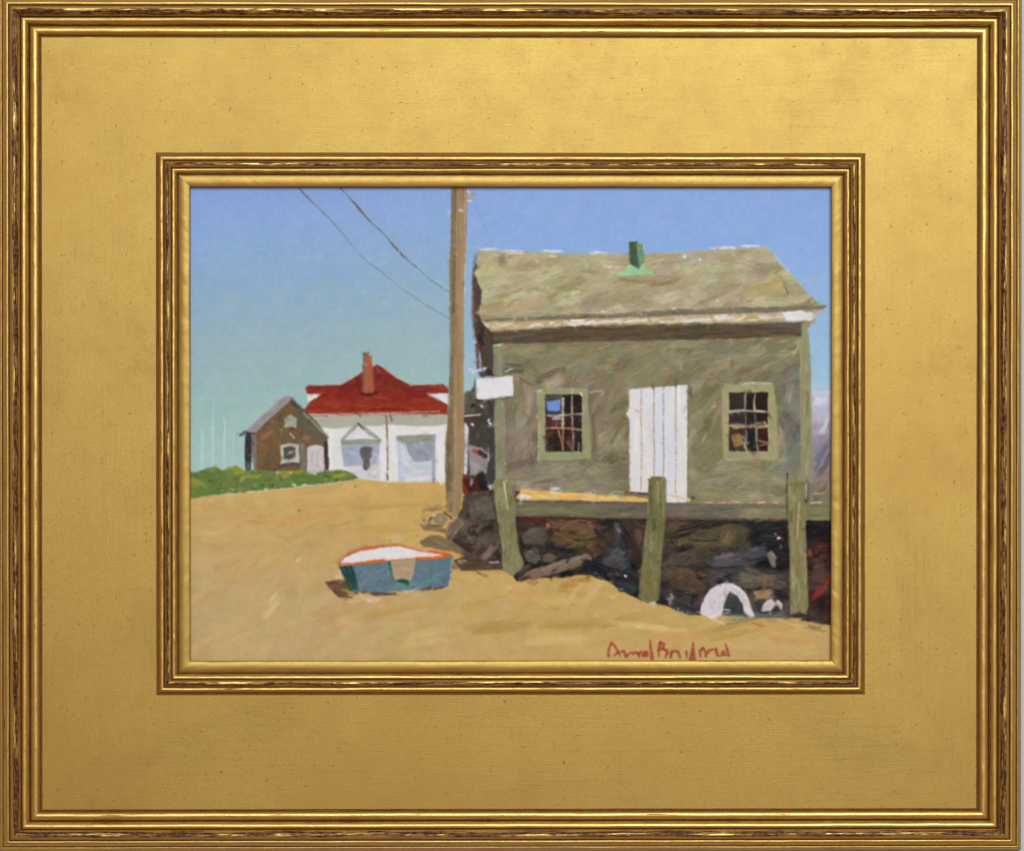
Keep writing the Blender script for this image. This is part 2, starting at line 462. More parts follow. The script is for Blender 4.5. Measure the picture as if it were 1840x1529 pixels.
def stroke(x0, y0, x1, y1, w, col, bend=0.0, a=1.0, dry=0.25, h=0.3, rid=0, mask=None, cv=7.0, taper=0.0, soft=0.16):
    L = math.hypot(x1 - x0, y1 - y0) + 1e-6
    pad = w * 0.6 + abs(bend) + 2
    s = sl(min(x0, x1) - pad, min(y0, y1) - pad, max(x0, x1) + pad, max(y0, y1) + pad)
    if s[0].stop <= s[0].start or s[1].stop <= s[1].start: return
    dx, dy = (x1 - x0) / L, (y1 - y0) / L
    rx, ry = XX[s] - x0, YY[s] - y0
    u = rx * dx + ry * dy
    v = -rx * dy + ry * dx - bend * 4 * u * (L - u) / (L * L)
    ww = w * (1 - taper * np.clip(u / L, 0, 1)) if taper else w
    b = v / ww + 0.5
    nb = max(int(w / 1.3) + 1, 3)
    tones = rng.normal(0, 1, nb + 2); st = rng.random(nb + 2) ** 2 * min(0.35 * L, w * 0.8); en = rng.random(nb + 2) ** 1.5 * min(0.4 * L, w * 1.2)
    load = 1.0 - dry * rng.random(nb + 2) ** 1.5
    fb = np.clip(b, 0, 1) * nb; ib = fb.astype(int); tb = fb - ib
    def lerp(v_): return v_[ib] * (1 - tb) + v_[ib + 1] * tb
    tone = lerp(tones)
    nl = max(int(L / 7), 2)
    ln = rng.normal(0, 1, (nb + 2, nl + 2))
    fu = np.clip(u / L, 0, 1) * nl; iu = fu.astype(int)
    lnv = ln[ib, iu] * (1 - (fu - iu)) + ln[ib, iu + 1] * (fu - iu)
    edge = np.clip(np.minimum(b, 1 - b) / soft * (0.75 + 0.25 * lnv) + 0.1, 0, 1)
    ends = np.clip((u - lerp(st)) / (1.6 + soft * 10), 0, 1) * np.clip((L - u - lerp(en)) / (1.6 + soft * 14), 0, 1)
    t = np.clip(u / L, 0, 1)
    cover = np.clip((lerp(load) - dry * 0.9 * t ** 1.5 + 0.22 * lnv * dry * 2) * 3 - 0.6, 0, 1)
    al = (edge * ends * cover * a).astype(np.float32)
    if mask is not None:
        ms, mk = mask
        full = np.zeros_like(al)
        r0, r1 = max(s[0].start, ms[0].start), min(s[0].stop, ms[0].stop)
        c0, c1 = max(s[1].start, ms[1].start), min(s[1].stop, ms[1].stop)
        if r1 <= r0 or c1 <= c0: return
        full[r0 - s[0].start:r1 - s[0].start, c0 - s[1].start:c1 - s[1].start] = mk[r0 - ms[0].start:r1 - ms[0].start, c0 - ms[1].start:c1 - ms[1].start]
        al = al * full
    cc = np.asarray(col, np.float32)[None, None, :] + ((tone * 0.75 + lnv * 0.5) * cv)[..., None] * np.array([1, 0.97, 0.85], np.float32)
    ridge = np.clip(1 - np.abs(np.abs(b - 0.5) - 0.44) / 0.08, 0, 1)
    hh = h * (0.55 + 0.30 * tone + 0.18 * lnv + 0.22 * ridge)
    lay(s, al, cc, hh.astype(np.float32), rid)

def jit(col, sd=6.0, hue=3.0):
    return np.clip(np.asarray(col, float) + rng.normal(0, sd) + rng.normal(0, hue, 3), 0, 255)

def fill(poly, cols, rid, n=0, length=(14, 40), width=(5, 11), ang=0.0, spread=0.4, bend=4.0, rough=1.0,
         h=0.3, cv=7.0, sd=6.0, hue=3.0, dry=0.35, base=None, a=0.9, mot=5.0, soft=0.3):
    """block in a shape, then work strokes over it. cols: list of colours or f(x, y) -> colour"""
    m = polymask(poly, rough); s, mk = m
    if rid not in (R_SKY, R_SAND) and rid not in R_PLK and rid not in (R_BOARD, R_BIN, R_FAR):
        sd *= 1.7; hue *= 1.35; mot *= 1.7; cv *= 1.15; n = int(n * 1.25)
    fn = cols if callable(cols) else None
    if base is None:
        base = None if fn else np.mean(np.asarray(cols, float), 0)
    if base is None:
        bc = np.zeros(mk.shape + (3,), np.float32)
        ys, xs = YY[s][:, 0], XX[s][0]
        gy_, gx_ = np.linspace(ys[0], ys[-1], 24), np.linspace(xs[0], xs[-1], 24)
        G = np.array([[fn(x, y) for x in gx_] for y in gy_], float)
        fy, fx = (ys - ys[0]) / (ys[-1] - ys[0] + 1e-6) * 22.999, (xs - xs[0]) / (xs[-1] - xs[0] + 1e-6) * 22.999
        iy, ix = fy.astype(int), fx.astype(int); ty, tx = (fy - iy)[:, None, None], (fx - ix)[None, :, None]
        bc = G[iy][:, ix] * (1 - ty) * (1 - tx) + G[iy][:, ix + 1] * (1 - ty) * tx + G[iy + 1][:, ix] * ty * (1 - tx) + G[iy + 1][:, ix + 1] * ty * tx
    else:
        bc = np.broadcast_to(np.asarray(base, np.float32), mk.shape + (3,))
    bc = bc + np.stack([MOT[k][s] for k in range(3)], -1) * mot * 0.5 + MOT[0][s][..., None] * mot
    lay(s, mk, bc, h * 0.3, rid)
    if n:
        xs0, xs1 = XX[s][0, 0], XX[s][0, -1]; ys0, ys1 = YY[s][0, 0], YY[s][-1, 0]
        k = 0; tries = 0
        while k < n and tries < n * 20:
            tries += 1
            x, y = rng.uniform(xs0, xs1), rng.uniform(ys0, ys1)
            if mk[min(int((y - ys0) / K), mk.shape[0] - 1), min(int((x - xs0) / K), mk.shape[1] - 1)] < 0.5: continue
            k += 1
            L = rng.uniform(*length); w = rng.uniform(*width)
            an = (ang(x, y) if callable(ang) else ang) + rng.normal(0, spread)
            if rng.random() < 0.5: an += math.pi
            c = fn(x, y) if fn else cols[rng.integers(len(cols))]
            ca, sa = math.cos(an) * L / 2, math.sin(an) * L / 2
            stroke(x - ca, y - sa, x + ca, y + sa, w, jit(c, sd, hue), rng.normal(0, bend), a * rng.uniform(0.55, 1), dry, h * rng.uniform(0.6, 1.3), 0, m, cv, 0, soft)
    return m

def line(pts, w, col, rid=0, a=1.0, dry=0.3, h=0.25, cv=5.0, mask=None):
    """one continuous brush line through pts; w may be a list"""
    p = np.array(pts, float); n = len(p)
    ws = w if isinstance(w, (list, tuple)) else [w] * n
    wm = max(ws)
    s = sl(p[:, 0].min() - wm, p[:, 1].min() - wm, p[:, 0].max() + wm, p[:, 1].max() + wm)
    if s[0].stop <= s[0].start or s[1].stop <= s[1].start: return
    x, y = XX[s] + EDX[s] * 0.5, YY[s] + EDY[s] * 0.5
    best = np.full(x.shape, -9.0)
    for i in range(n - 1):
        ax, ay = p[i]; bx, by = p[i + 1]; dx, dy = bx - ax, by - ay
        t = np.clip(((x - ax) * dx + (y - ay) * dy) / (dx * dx + dy * dy + 1e-9), 0, 1)
        d = np.hypot(x - ax - t * dx, y - ay - t * dy)
        best = np.maximum(best, (ws[i] * (1 - t) + ws[i + 1] * t) / 2 - d)
    al = np.clip(best / 1.1 + 0.5, 0, 1) * np.clip(1.15 - dry * 2.0 * np.clip(GRAIN[1][s] * 0.6 + MOT[2][s] + 0.15, 0, 1), 0, 1) * a
    cc = np.asarray(col, np.float32) + (GRAIN[0][s] * cv)[..., None]
    lay(s, al.astype(np.float32), cc, h, rid)

def dab(x, y, r, col, rid=0, a=1.0, h=0.4, ry=None, cv=6):
    ry = ry or r
    t = np.linspace(0, 2 * math.pi, 9)[:-1] + rng.uniform(0, 0.7)
    k = rng.uniform(0.45, 1.35, 8)
    m = polymask(np.stack([x + r * k * np.cos(t), y + ry * k * np.sin(t)], 1), 1.3)
    cc = np.asarray(col, np.float32) + (GRAIN[0][m[0]] * cv)[..., None]
    lay(m[0], m[1] * a, cc, h, rid)

def bits(n, box_, col, r=(0.8, 2.2), a=0.9, stretch=2.0, ang=0.0, h=0.5, rid=0, sd=8):
    """small broken touches: light ground, loaded bristles, and glints on raised paint put into colour"""
    stretch = min(stretch, 2.2); a *= 0.85
    for _ in range(n):
        x, y = rng.uniform(box_[0], box_[2]), rng.uniform(box_[1], box_[3])
        L = rng.uniform(*r) * stretch; an = ang + rng.normal(0, 0.3)
        stroke(x - L * math.cos(an), y - L * math.sin(an), x + L * math.cos(an), y + L * math.sin(an), rng.uniform(*r) * 1.3, jit(col, sd, 2), 0, a, 0.5, h, rid, None, 5)

def ramp_c(stops):
    ps = [p for p, _ in stops]; cs = np.array([c for _, c in stops], float)
    return lambda v: np.array([np.interp(v, ps, cs[:, k]) for k in range(3)])

# ---------------------------------------------------------------- regions
R_SKY = region('painted_sky', 0, 'blue to pale green painted sky')
R_WIRE = region('painted_wire', R_SKY)
R_WIRE2 = region('painted_wire', R_SKY)
R_WIRE3 = region('painted_wire', R_SKY)
R_MAST = [region('painted_mast', R_SKY) for _ in range(4)]
R_SAND = region('painted_sand', 0, 'warm ochre sandy ground filling the lower left')
R_SIGN = region('signature', R_SAND, 'red brush signature at the lower right')
R_GRASS = region('painted_grass', 0, 'green strip of grass before the far buildings')
R_HUT = region('painted_hut', 0, 'small brown gabled hut at the far left')
R_HUTROOF = region('roof', R_HUT); R_HUTWIN = region('window', R_HUT); R_HUTDOOR = region('door', R_HUT)
R_HUTLOFT = region('loft_window', R_HUT)
R_FAR = region('painted_boathouse', 0, 'white boathouse with a red hipped roof')
R_FARROOF = region('roof', R_FAR); R_FARCHIM = region('chimney', R_FAR); R_FARDORM1 = region('dormer_roof', R_FAR); R_FARDORM2 = region('dormer_roof', R_FAR)
R_FARPORCH = region('porch', R_FAR); R_FARGAR = region('garage_door', R_FAR); R_FARPIPE = region('drainpipe', R_FAR)
R_CLUT = region('painted_clutter', 0, 'dark clutter between the pole and the shed')
R_WALL = region('painted_shed_wall', 0, 'olive brown shingled shed wall')
R_CORN1 = region('corner_board', R_WALL); R_CORN2 = region('corner_board', R_WALL)
R_EAVE = region('eave_shadow', R_WALL)
R_ROOF = region('painted_shed_roof', 0, 'tan weathered shed roof')
R_VENT = region('vent_pipe', R_ROOF, 'green metal vent pipe with flared base')
R_FASC = region('fascia_board', R_ROOF)
R_RAKE = region('rake_board', R_ROOF)
R_WIN1 = region('painted_shed_window', 0, 'left shed window with one blue pane')
R_P1 = [region('pane', R_WIN1) for _ in range(9)]
R_WIN2 = region('painted_shed_window', 0, 'right shed window with dark panes')
R_P2 = [region('pane', R_WIN2) for _ in range(9)]
R_DOOR = region('painted_shed_door', 0, 'white plank shed door')
R_PLK = [region('plank', R_DOOR) for _ in range(5)]
R_BOARD = region('painted_signboard', 0, 'blank white signboard on the shed corner')
R_UND = region('painted_underside', 0, 'dark rocks and shadow beneath the deck')
R_PLANK = region('loose_plank', R_UND)
R_DECK = region('painted_deck', 0, 'grey green deck beam with a sunlit yellow edge')
R_DECKTOP = region('deck_edge', R_DECK)
R_POST = [region('painted_piling', 0, l) for l in ('left olive piling', 'middle olive piling', 'right olive piling')]
R_POLE = region('painted_utility_pole', 0, 'tall brown utility pole')
R_INS = region('insulator', R_POLE)
R_ROCK = region('painted_rocks', 0, 'brown rocks at the foot of the pole')
R_ROCKW = region('painted_rock', 0, 'low brown wedge of rock right of the rowboat rim'); R_ROCKF = region('painted_rock', 0, 'flat tan rock left of the pole foot'); R_ROCKR = region('painted_rock', 0, 'round tan stone touching the pole foot')
R_BOAT = region('painted_rowboat', 0, 'blue grey rowboat with an orange rim')
R_BIN = region('interior', R_BOAT); R_RIM = region('rim', R_BOAT); R_PATCH = region('transom_patch', R_BOAT); R_BSH = region('shadow', R_BOAT)
R_SHELL = region('painted_upturned_hull', 0, 'large white arched hull under the deck')
R_SHELL2 = region('painted_upturned_hull', 0, 'small white arched hull under the deck')
R_RIGHT = region('painted_far_shore', 0, 'grey mauve strip at the right edge')

# ---------------------------------------------------------------- sky
skyL = ramp_c([(330, (132, 159, 213)), (400, (135, 165, 212)), (470, (138, 169, 205)), (540, (142, 172, 194)), (620, (151, 176, 185)), (720, (153, 184, 183)), (840, (163, 193, 189))])
skyR = ramp_c([(330, (136, 164, 216)), (450, (136, 168, 219)), (560, (147, 178, 215)), (660, (150, 186, 212)), (740, (178, 196, 212)), (840, (170, 175, 185))])
SKYLIFT = np.array((4., 3., 0.))
def skyf(x, y):
    k = np.clip((x - 780) / 120, 0, 1)
    yy = y + (x - 560) * 0.08 * (1 - k)
    return skyL(yy) * (1 - k) + skyR(y) * k + SKYLIFT
fill([(320, 315), (1515, 315), (1515, 905), (320, 905)], skyf, R_SKY, n=2600, length=(14, 42), width=(6, 15), ang=lambda x, y: -0.35, spread=0.75, bend=3, h=0.07, cv=2.2, sd=2.2, hue=1.8, dry=0.3, a=0.55, mot=3.0)
for _ in range(150):
    x, y = (rng.uniform(350, 800), rng.uniform(345, 700)) if rng.random() < 0.5 else (rng.uniform(850, 1485), rng.uniform(345, 445))
    L = rng.uniform(8, 26); an = rng.normal(-0.4, 0.5); c0 = skyf(x, y) + np.array((16, 13, 6.)) * rng.uniform(0.3, 1.0)
    stroke(x - L / 2 * math.cos(an), y - L / 2 * math.sin(an), x + L / 2 * math.cos(an), y + L / 2 * math.sin(an), rng.uniform(4, 11), c0, 2, 0.5, 0.8, 0.1, 0, None, 3, 0, 0.35)
bits(70, (360, 350, 800, 640), (160, 182, 218), (0.8, 2.0), 0.35, 3.0, -0.3, 0.1)
bits(90, (880, 350, 1480, 440), (152, 184, 224), (1.0, 2.4), 0.35, 3.4, -0.15, 0.1)
# masts
for i, (x, ya, yb, w) in enumerate([(363, 774, 852, 4.5), (382, 729, 846, 3.2), (403, 752, 852, 3.4), (419, 778, 842, 2.6)]):
    line([(x + 0.5, ya), (x - 0.5, (ya + yb) / 2), (x, yb)], [w * 0.9, w * 1.5, w], (190, 207, 210), R_MAST[i], 0.72 - 0.35 * (i == 3), 0.4, 0.2)
# wires
WA = [(533, 335), (556, 357), (577, 378), (600, 402), (618, 423), (632, 440), (656, 467), (685, 488), (721, 518), (759, 544), (802, 569), (811, 575)]
WB = [(608, 335), (640, 368), (662, 395), (690, 421), (708, 441), (734, 469), (751, 482), (772, 502), (802, 522), (811, 528)]
line(WA, [2.4, 2.6, 2.6, 1.6, 1.0, 0.8, 1.0, 1.4, 1.3, 1.5, 1.6, 1.6], (112, 102, 92), R_WIRE, 0.75, 0.5, 0.1)
line(WB, [2.2, 2.4, 2.2, 1.5, 1.8, 2.0, 1.8, 1.4, 1.4, 1.4], (104, 92, 74), R_WIRE2, 0.85, 0.5, 0.1)
for (xa, ya, xb, yb) in [(538, 340, 575, 377), (628, 355, 652, 384), (656, 388, 664, 397), (703, 436, 714, 450), (720, 456, 727, 463), (733, 468, 752, 484)]:
    line([(xa, ya), (xb, yb)], 2.4, (100, 78, 58), 0, 0.9, 0.5, 0.12)
line([(844, 345), (852, 359), (862, 386), (875, 418), (884, 440)], [2, 1.4, 2.0, 1.2, 0.8], (122, 140, 178), R_WIRE3, 0.6, 0.6, 0.1)

# ---------------------------------------------------------------- far right strip
fill([(1455, 705), (1512, 700), (1512, 905), (1450, 905)], lambda x, y: ramp_c([(700, (198, 204, 216)), (735, (190, 186, 200)), (770, (160, 152, 166)), (820, (138, 126, 138)), (860, (142, 122, 118)), (905, (122, 110, 84))])(y), R_RIGHT, n=90, length=(12, 34), width=(4, 8), ang=-1.05, spread=0.25, h=0.2, sd=11, cv=8, rough=1.6)
for p in [(1470, 830, 1488, 796), (1478, 842, 1492, 812), (1462, 846, 1476, 826)]:
    stroke(*p, 4, (82, 84, 102), 2, 0.85, 0.4, 0.3)
for q in [(1464, 760, 1480, 735, 7, (184, 180, 192)), (1468, 800, 1488, 760, 8, (150, 142, 152)), (1464, 830, 1490, 790, 8, (112, 108, 120)), (1470, 850, 1492, 820, 8, (92, 88, 98)), (1464, 862, 1492, 842, 8, (140, 122, 120)), (1464, 890, 1490, 868, 8, (118, 102, 80)), (1476, 778, 1492, 748, 6, (206, 206, 214)), (1462, 720, 1488, 714, 9, (206, 210, 220))]:
    for k in range(4): stroke(q[0] + rng.normal(0, 3), q[1] + rng.normal(0, 4), q[2] + rng.normal(0, 3), q[3] + rng.normal(0, 4), q[4], jit(q[5], 8, 3), 2, 0.75, 0.7, 0.35, 0, None, 9, 0, 0.22)
stroke(1466, 892, 1490, 872, 5, (108, 92, 60), 2, 0.9); stroke(1462, 888, 1486, 884, 2.5, (205, 190, 184), 1, 0.8)
stroke(1458, 878, 1484, 862, 3, (150, 100, 70), 1, 0.7)

# ---------------------------------------------------------------- sand
sandy = ramp_c([(855, (203, 167, 104)), (930, (199, 163, 102)), (1000, (196, 163, 108)), (1080, (193, 164, 114)), (1195, (195, 164, 114))])
def sandf(x, y):
    c = sandy(y)
    k = np.clip((x - 560) / 420, 0, 1)
    return c + np.array([3, -1, -14]) * k
SANDP = [(320, 897), (400, 889), (470, 882), (540, 876), (600, 868), (648, 860), (720, 862), (806, 866), (860, 900), (960, 1000), (1500, 1100), (1512, 1215), (320, 1215)]
fill(SANDP, sandf, R_SAND, n=900, length=(30, 100), width=(9, 26), ang=lambda x, y: -0.14 - 0.45 * (x < 600) * (y > 1000), spread=0.42, bend=5, h=0.14, cv=5, sd=6.0, hue=3.5, dry=0.6, a=0.5, mot=9, soft=0.28)
for (x, y, L, w, c, an) in [(465, 938, 38, 12, (188, 148, 82), 0.05), (415, 1015, 46, 14, (186, 150, 92), -0.6), (590, 940, 60, 8, (190, 150, 82), -0.2), (640, 905, 90, 7, (192, 154, 84), -0.06), (735, 910, 130, 8, (178, 146, 88), -0.09), (700, 1100, 120, 12, (188, 150, 84), -0.2), (905, 1128, 120, 16, (168, 134, 70), -0.14), (1045, 1120, 120, 12, (176, 142, 74), -0.06), (1330, 1130, 110, 15, (170, 138, 72), -0.22), (850, 1085, 90, 13, (190, 152, 84), -0.3), (1120, 1115, 80, 8, (172, 140, 78), -0.3), (570, 1155, 34, 12, (192, 158, 98), -1.1), (480, 1090, 60, 12, (212, 188, 134), -0.9), (760, 1140, 90, 18, (212, 182, 120), -0.2), (1000, 1150, 120, 18, (214, 184, 122), -0.05), (1180, 1130, 120, 14, (214, 186, 120), 0.1), (1060, 1060, 70, 16, (206, 176, 124), -0.9), (1000, 1080, 80, 12, (210, 174, 108), 0.15), (1400, 1160, 100, 14, (204, 174, 116), 0.04), (740, 960, 70, 14, (206, 170, 92), -0.3), (700, 950, 90, 10, (190, 152, 80), 0.0), (480, 895, 180, 7, (208, 172, 108), -0.1), (380, 960, 60, 16, (206, 176, 116), 0.0), (870, 1040, 70, 10, (206, 170, 98), 0.0), (560, 930, 120, 16, (202, 158, 98), -0.12), (420, 930, 90, 14, (204, 164, 106), -0.1), (620, 1100, 110, 18, (198, 156, 100), -0.3), (960, 1070, 100, 14, (204, 158, 92), 0.1), (1240, 1140, 120, 14, (198, 154, 88), -0.1), (520, 1040, 100, 20, (200, 164, 112), -0.7), (390, 1140, 90, 18, (202, 170, 122), -0.5), (700, 900, 110, 12, (206, 160, 92), -0.05), (1420, 1150, 80, 12, (196, 150, 92), 0.1)]:
    for k in range(3):
        xx, yy = x + rng.normal(0, L * 0.16), y + rng.normal(0, w * 0.3)
        stroke(xx - L / 2 * math.cos(an), yy - L / 2 * math.sin(an), xx + L / 2 * math.cos(an), yy + L / 2 * math.sin(an), w * rng.uniform(0.6, 1), jit(c, 3, 2), rng.normal(0, 3), 0.5, 0.5, 0.15, 0, None, 4)
stroke(531, 1012, 541, 1001, 5, (228, 208, 172), 0, 0.75); dab(537, 917, 2.6, (150, 98, 66), 0, 0.9)
stroke(480, 1088, 497, 1064, 8, (214, 196, 146), 0, 0.6); stroke(690, 873, 698, 872, 3, (232, 214, 190), 0, 0.8)
stroke(912, 1056, 920, 1055, 3.5, (238, 222, 204), 0, 0.9); stroke(1143, 1127, 1157, 1127, 4, (232, 212, 178), 0, 0.7)
bits(40, (650, 950, 760, 985), (226, 208, 160), (0.8, 1.8), 0.5, 2, -0.2, 0.2)
dab(750, 962, 2.4, (190, 140, 112)); stroke(995, 1096, 1010, 1095, 4, (160, 140, 92), 0, 0.6); stroke(1020, 1089, 1040, 1086, 4, (172, 146, 92), 0, 0.5)
stroke(1282, 1112, 1310, 1124, 5, (222, 206, 196), 1, 0.6)
for p in [(1350, 1118, 1378, 1127, 5, (176, 112, 62)), (1375, 1112, 1400, 1118, 6, (182, 128, 70)), (1440, 1124, 1490, 1136, 5, (150, 118, 70)), (1410, 1120, 1470, 1128, 4, (214, 180, 118)), (1440, 1180, 1484, 1172, 9, (196, 166, 112))]:
    stroke(*p, 1, 0.75, 0.4, 0.25)

# ---------------------------------------------------------------- far boathouse
fill([(572, 744), (806, 744), (806, 866), (700, 866), (640, 860), (590, 852), (572, 800)], [(224, 222, 220), (218, 216, 220), (226, 222, 212)], R_FAR, n=90, length=(16, 40), width=(5, 9), ang=1.5, spread=0.2, h=0.25, sd=4, hue=2, cv=4, rough=0.7)
fill([(556, 745), (806, 744), (806, 763), (745, 766), (700, 763), (660, 766), (600, 770), (568, 766)], [(178, 174, 154), (170, 168, 152)], R_FAR, n=34, length=(20, 50), width=(5, 9), ang=0, spread=0.06, h=0.2, sd=4, cv=4)
ROOFP = [(546, 738), (556, 722), (566, 716), (576, 709), (552, 707), (549, 699), (554, 693), (612, 692), (640, 676), (652, 668), (660, 664), (677, 655), (698, 669), (712, 680), (741, 694), (770, 708), (806, 729), (808, 744), (700, 743), (620, 745), (547, 743)]
fill(ROOFP, lambda x, y: np.array((120, 36, 27.)) * (1 - np.clip((y - 690) / 40, 0, 1)) + np.array((142, 46, 29.)) * np.clip((y - 690) / 40, 0, 1), R_FARROOF, n=130, length=(14, 40), width=(5, 10), ang=0.05, spread=0.25, h=0.25, sd=6, hue=3, cv=5, rough=0.6)
fill([(549, 699), (554, 693), (612, 692), (604, 707), (552, 707)], [(138, 40, 28), (128, 38, 30)], R_FARDORM1, n=14, length=(14, 30), width=(4, 6), spread=0.05, h=0.2, rough=0.6)
fill([(739, 692), (796, 690), (808, 699), (808, 707), (762, 706), (744, 700)], [(140, 46, 32), (124, 44, 32)], R_FARDORM2, n=14, length=(14, 30), width=(4, 6), spread=0.05, h=0.2, rough=0.6)
fill([(551, 708), (577, 708), (566, 717), (552, 724)], [(224, 216, 208)], R_FAR, n=4, rough=0.8)
fill([(766, 708), (808, 707), (808, 729), (785, 718)], [(222, 218, 220)], R_FAR, n=6, rough=0.6)
line([(741, 697), (770, 709), (806, 729)], 2.2, (108, 36, 26), 0, 0.7)
line([(690, 662), (700, 670), (713, 680)], [3.5, 3, 1.5], (204, 108, 62), 0, 0.8, 0.4); line([(741, 691), (796, 690)], 1.6, (206, 150, 130), 0, 0.7, 0.5)
line([(676, 660), (682, 668)], 6, (150, 84, 68), 0, 0.7)
line([(612, 691), (640, 675), (651, 668)], 1.6, (196, 112, 78), 0, 0.7, 0.5); line([(556, 693), (610, 691)], 1.3, (176, 120, 112), 0, 0.6, 0.6)
line([(546, 741), (600, 742), (680, 741), (806, 741)], 1.6, (166, 60, 44), 0, 0.7); line([(546, 745), (620, 743.5), (700, 742), (790, 739)], 2.4, (214, 176, 152), 0, 0.75, 0.6)
line([(560, 747), (650, 746), (806, 744)], 1.3, (150, 70, 50), 0, 0.6, 0.6)
# chimney
line([(644, 680), (648, 702)], 8, (112, 32, 26), 0, 0.85)
fill([(652, 637), (668, 636), (670, 670), (672, 704), (652, 706)], [(170, 88, 56), (178, 94, 62), (158, 80, 56)], R_FARCHIM, n=14, length=(12, 30), width=(3, 6), ang=1.57, spread=0.06, h=0.35, rough=0.5)
line([(654, 638), (654, 668), (652, 702)], 5, (118, 88, 78), R_FARCHIM, 0.9); line([(653, 636), (662, 635)], 5, (104, 96, 84), R_FARCHIM, 0.9); dab(664, 637, 2.2, (206, 214, 218))
line([(671, 664), (674, 702)], 4, (128, 62, 56), 0, 0.7)
line([(651, 707), (664, 710), (676, 705)], [5, 6, 5], (72, 26, 22), 0, 0.95)
for x, y, r in [(648, 747, 3), (765, 746, 5), (586, 747, 2.6)]: dab(x, y, r, (120, 108, 100), 0, 0.85, 0.3, 3.2)
line([(701, 746), (704, 757)], 4, (124, 114, 104), 0, 0.9)
# porch
fill([(613, 790), (684, 788), (684, 797), (613, 800)], [(150, 154, 140), (136, 142, 130)], R_FARPORCH, n=8, length=(20, 50), width=(4, 6), spread=0.04, rough=0.6)
fill([(612, 800), (682, 797), (680, 836), (618, 838)], [(166, 172, 190), (158, 164, 180), (172, 174, 188)], R_FARPORCH, n=24, length=(12, 30), width=(5, 9), ang=0.1, spread=0.4, rough=0.8)
fill([(622, 838), (680, 834), (682, 862), (640, 860)], [(206, 202, 202), (220, 214, 206), (196, 190, 196)], R_FARPORCH, n=22, length=(8, 20), width=(3, 6), ang=1.2, spread=0.5, h=0.4)
fill([(643, 764), (680, 789), (618, 790)], [(214, 212, 216), (222, 220, 220)], R_FARPORCH, n=6, length=(14, 30), width=(5, 8), spread=0.1, rough=0.5); line([(643, 762), (630, 774), (615, 790)], [6, 7, 4], (146, 146, 132), R_FARPORCH, 0.92); line([(643, 761), (662, 776), (684, 791)], [7, 8, 4], (150, 150, 136), R_FARPORCH, 0.92)
line([(644, 761), (652, 770)], 3.5, (82, 78, 68), 0, 0.9)
fill([(645, 808), (650, 802), (658, 801), (666, 803), (670, 810), (668, 819), (664, 823), (664, 836), (658, 846), (652, 842), (651, 824), (646, 818)], [(98, 94, 94), (88, 86, 84)], R_FARPORCH, n=8, length=(8, 16), width=(3, 6), ang=1.5)
line([(674, 812), (673, 830)], 5, (140, 150, 160), 0, 0.7)
bits(16, (642, 838, 676, 858), (120, 114, 116), (0.7, 1.4), 0.7, 3, 1.3, 0.3)
line([(694, 748), (696, 800), (696, 846)], 3.2, (124, 102, 80), R_FARPIPE, 0.95); line([(695, 852), (696, 861)], 4.5, (122, 86, 68), R_FARPIPE, 0.9); dab(696, 846, 2, (240, 234, 226))
# garage door
fill([(713, 782), (782, 780), (783, 866), (716, 866)], [(196, 200, 208), (204, 206, 210), (188, 194, 206)], R_FARGAR, n=30, length=(14, 36), width=(5, 9), ang=0.2, spread=0.6, h=0.3, rough=0.6)
fill([(722, 796), (780, 793), (778, 828), (738, 830)], [(150, 152, 166), (156, 156, 170)], R_FARGAR, n=16, length=(12, 30), width=(5, 9), ang=0.4, spread=0.4, rough=0.8)
fill([(712, 783), (782, 780), (782, 792), (722, 797), (712, 792)], [(140, 140, 126), (148, 150, 132)], R_FARGAR, n=8, length=(20, 50), width=(4, 6), spread=0.05, rough=0.7)
line([(779, 784), (779, 830), (779, 866)], 6, (156, 158, 166), R_FARGAR, 0.9); line([(717, 794), (718, 862)], 5, (184, 190, 214), R_FARGAR, 0.8)
line([(726, 797), (733, 818), (740, 828)], 4, (214, 208, 206), R_FARGAR, 0.7); line([(780, 862), (779, 868)], 5, (130, 122, 132), 0, 0.8)
for q in [(722, 800, 742, 832, 7, (206, 202, 204)), (724, 812, 738, 846, 7, (214, 210, 212)), (740, 838, 776, 834, 9, (190, 196, 206)), (730, 852, 770, 842, 9, (206, 212, 204)), (724, 860, 774, 856, 7, (222, 220, 222)), (745, 806, 774, 818, 9, (142, 146, 164)), (740, 800, 770, 802, 6, (164, 166, 172)), (626, 846, 640, 838, 6, (222, 216, 210)), (664, 850, 680, 842, 7, (226, 222, 206)), (620, 812, 640, 826, 9, (160, 164, 186)), (668, 806, 680, 826, 8, (176, 184, 194))]:
    for k in range(3): stroke(q[0] + rng.normal(0, 2), q[1] + rng.normal(0, 2), q[2] + rng.normal(0, 2), q[3] + rng.normal(0, 2), q[4], jit(q[5], 4, 2), 2, 0.7, 0.6, 0.3, 0, None, 6, 0, 0.28)
line([(692, 790), (692, 860)], 6, (230, 228, 226), 0, 0.6); line([(790, 770), (793, 866)], 10, (228, 226, 222), R_FAR, 0.7)
bits(30, (700, 862, 800, 868), (214, 190, 150), (1, 2), 0.6, 3, 0, 0.3)

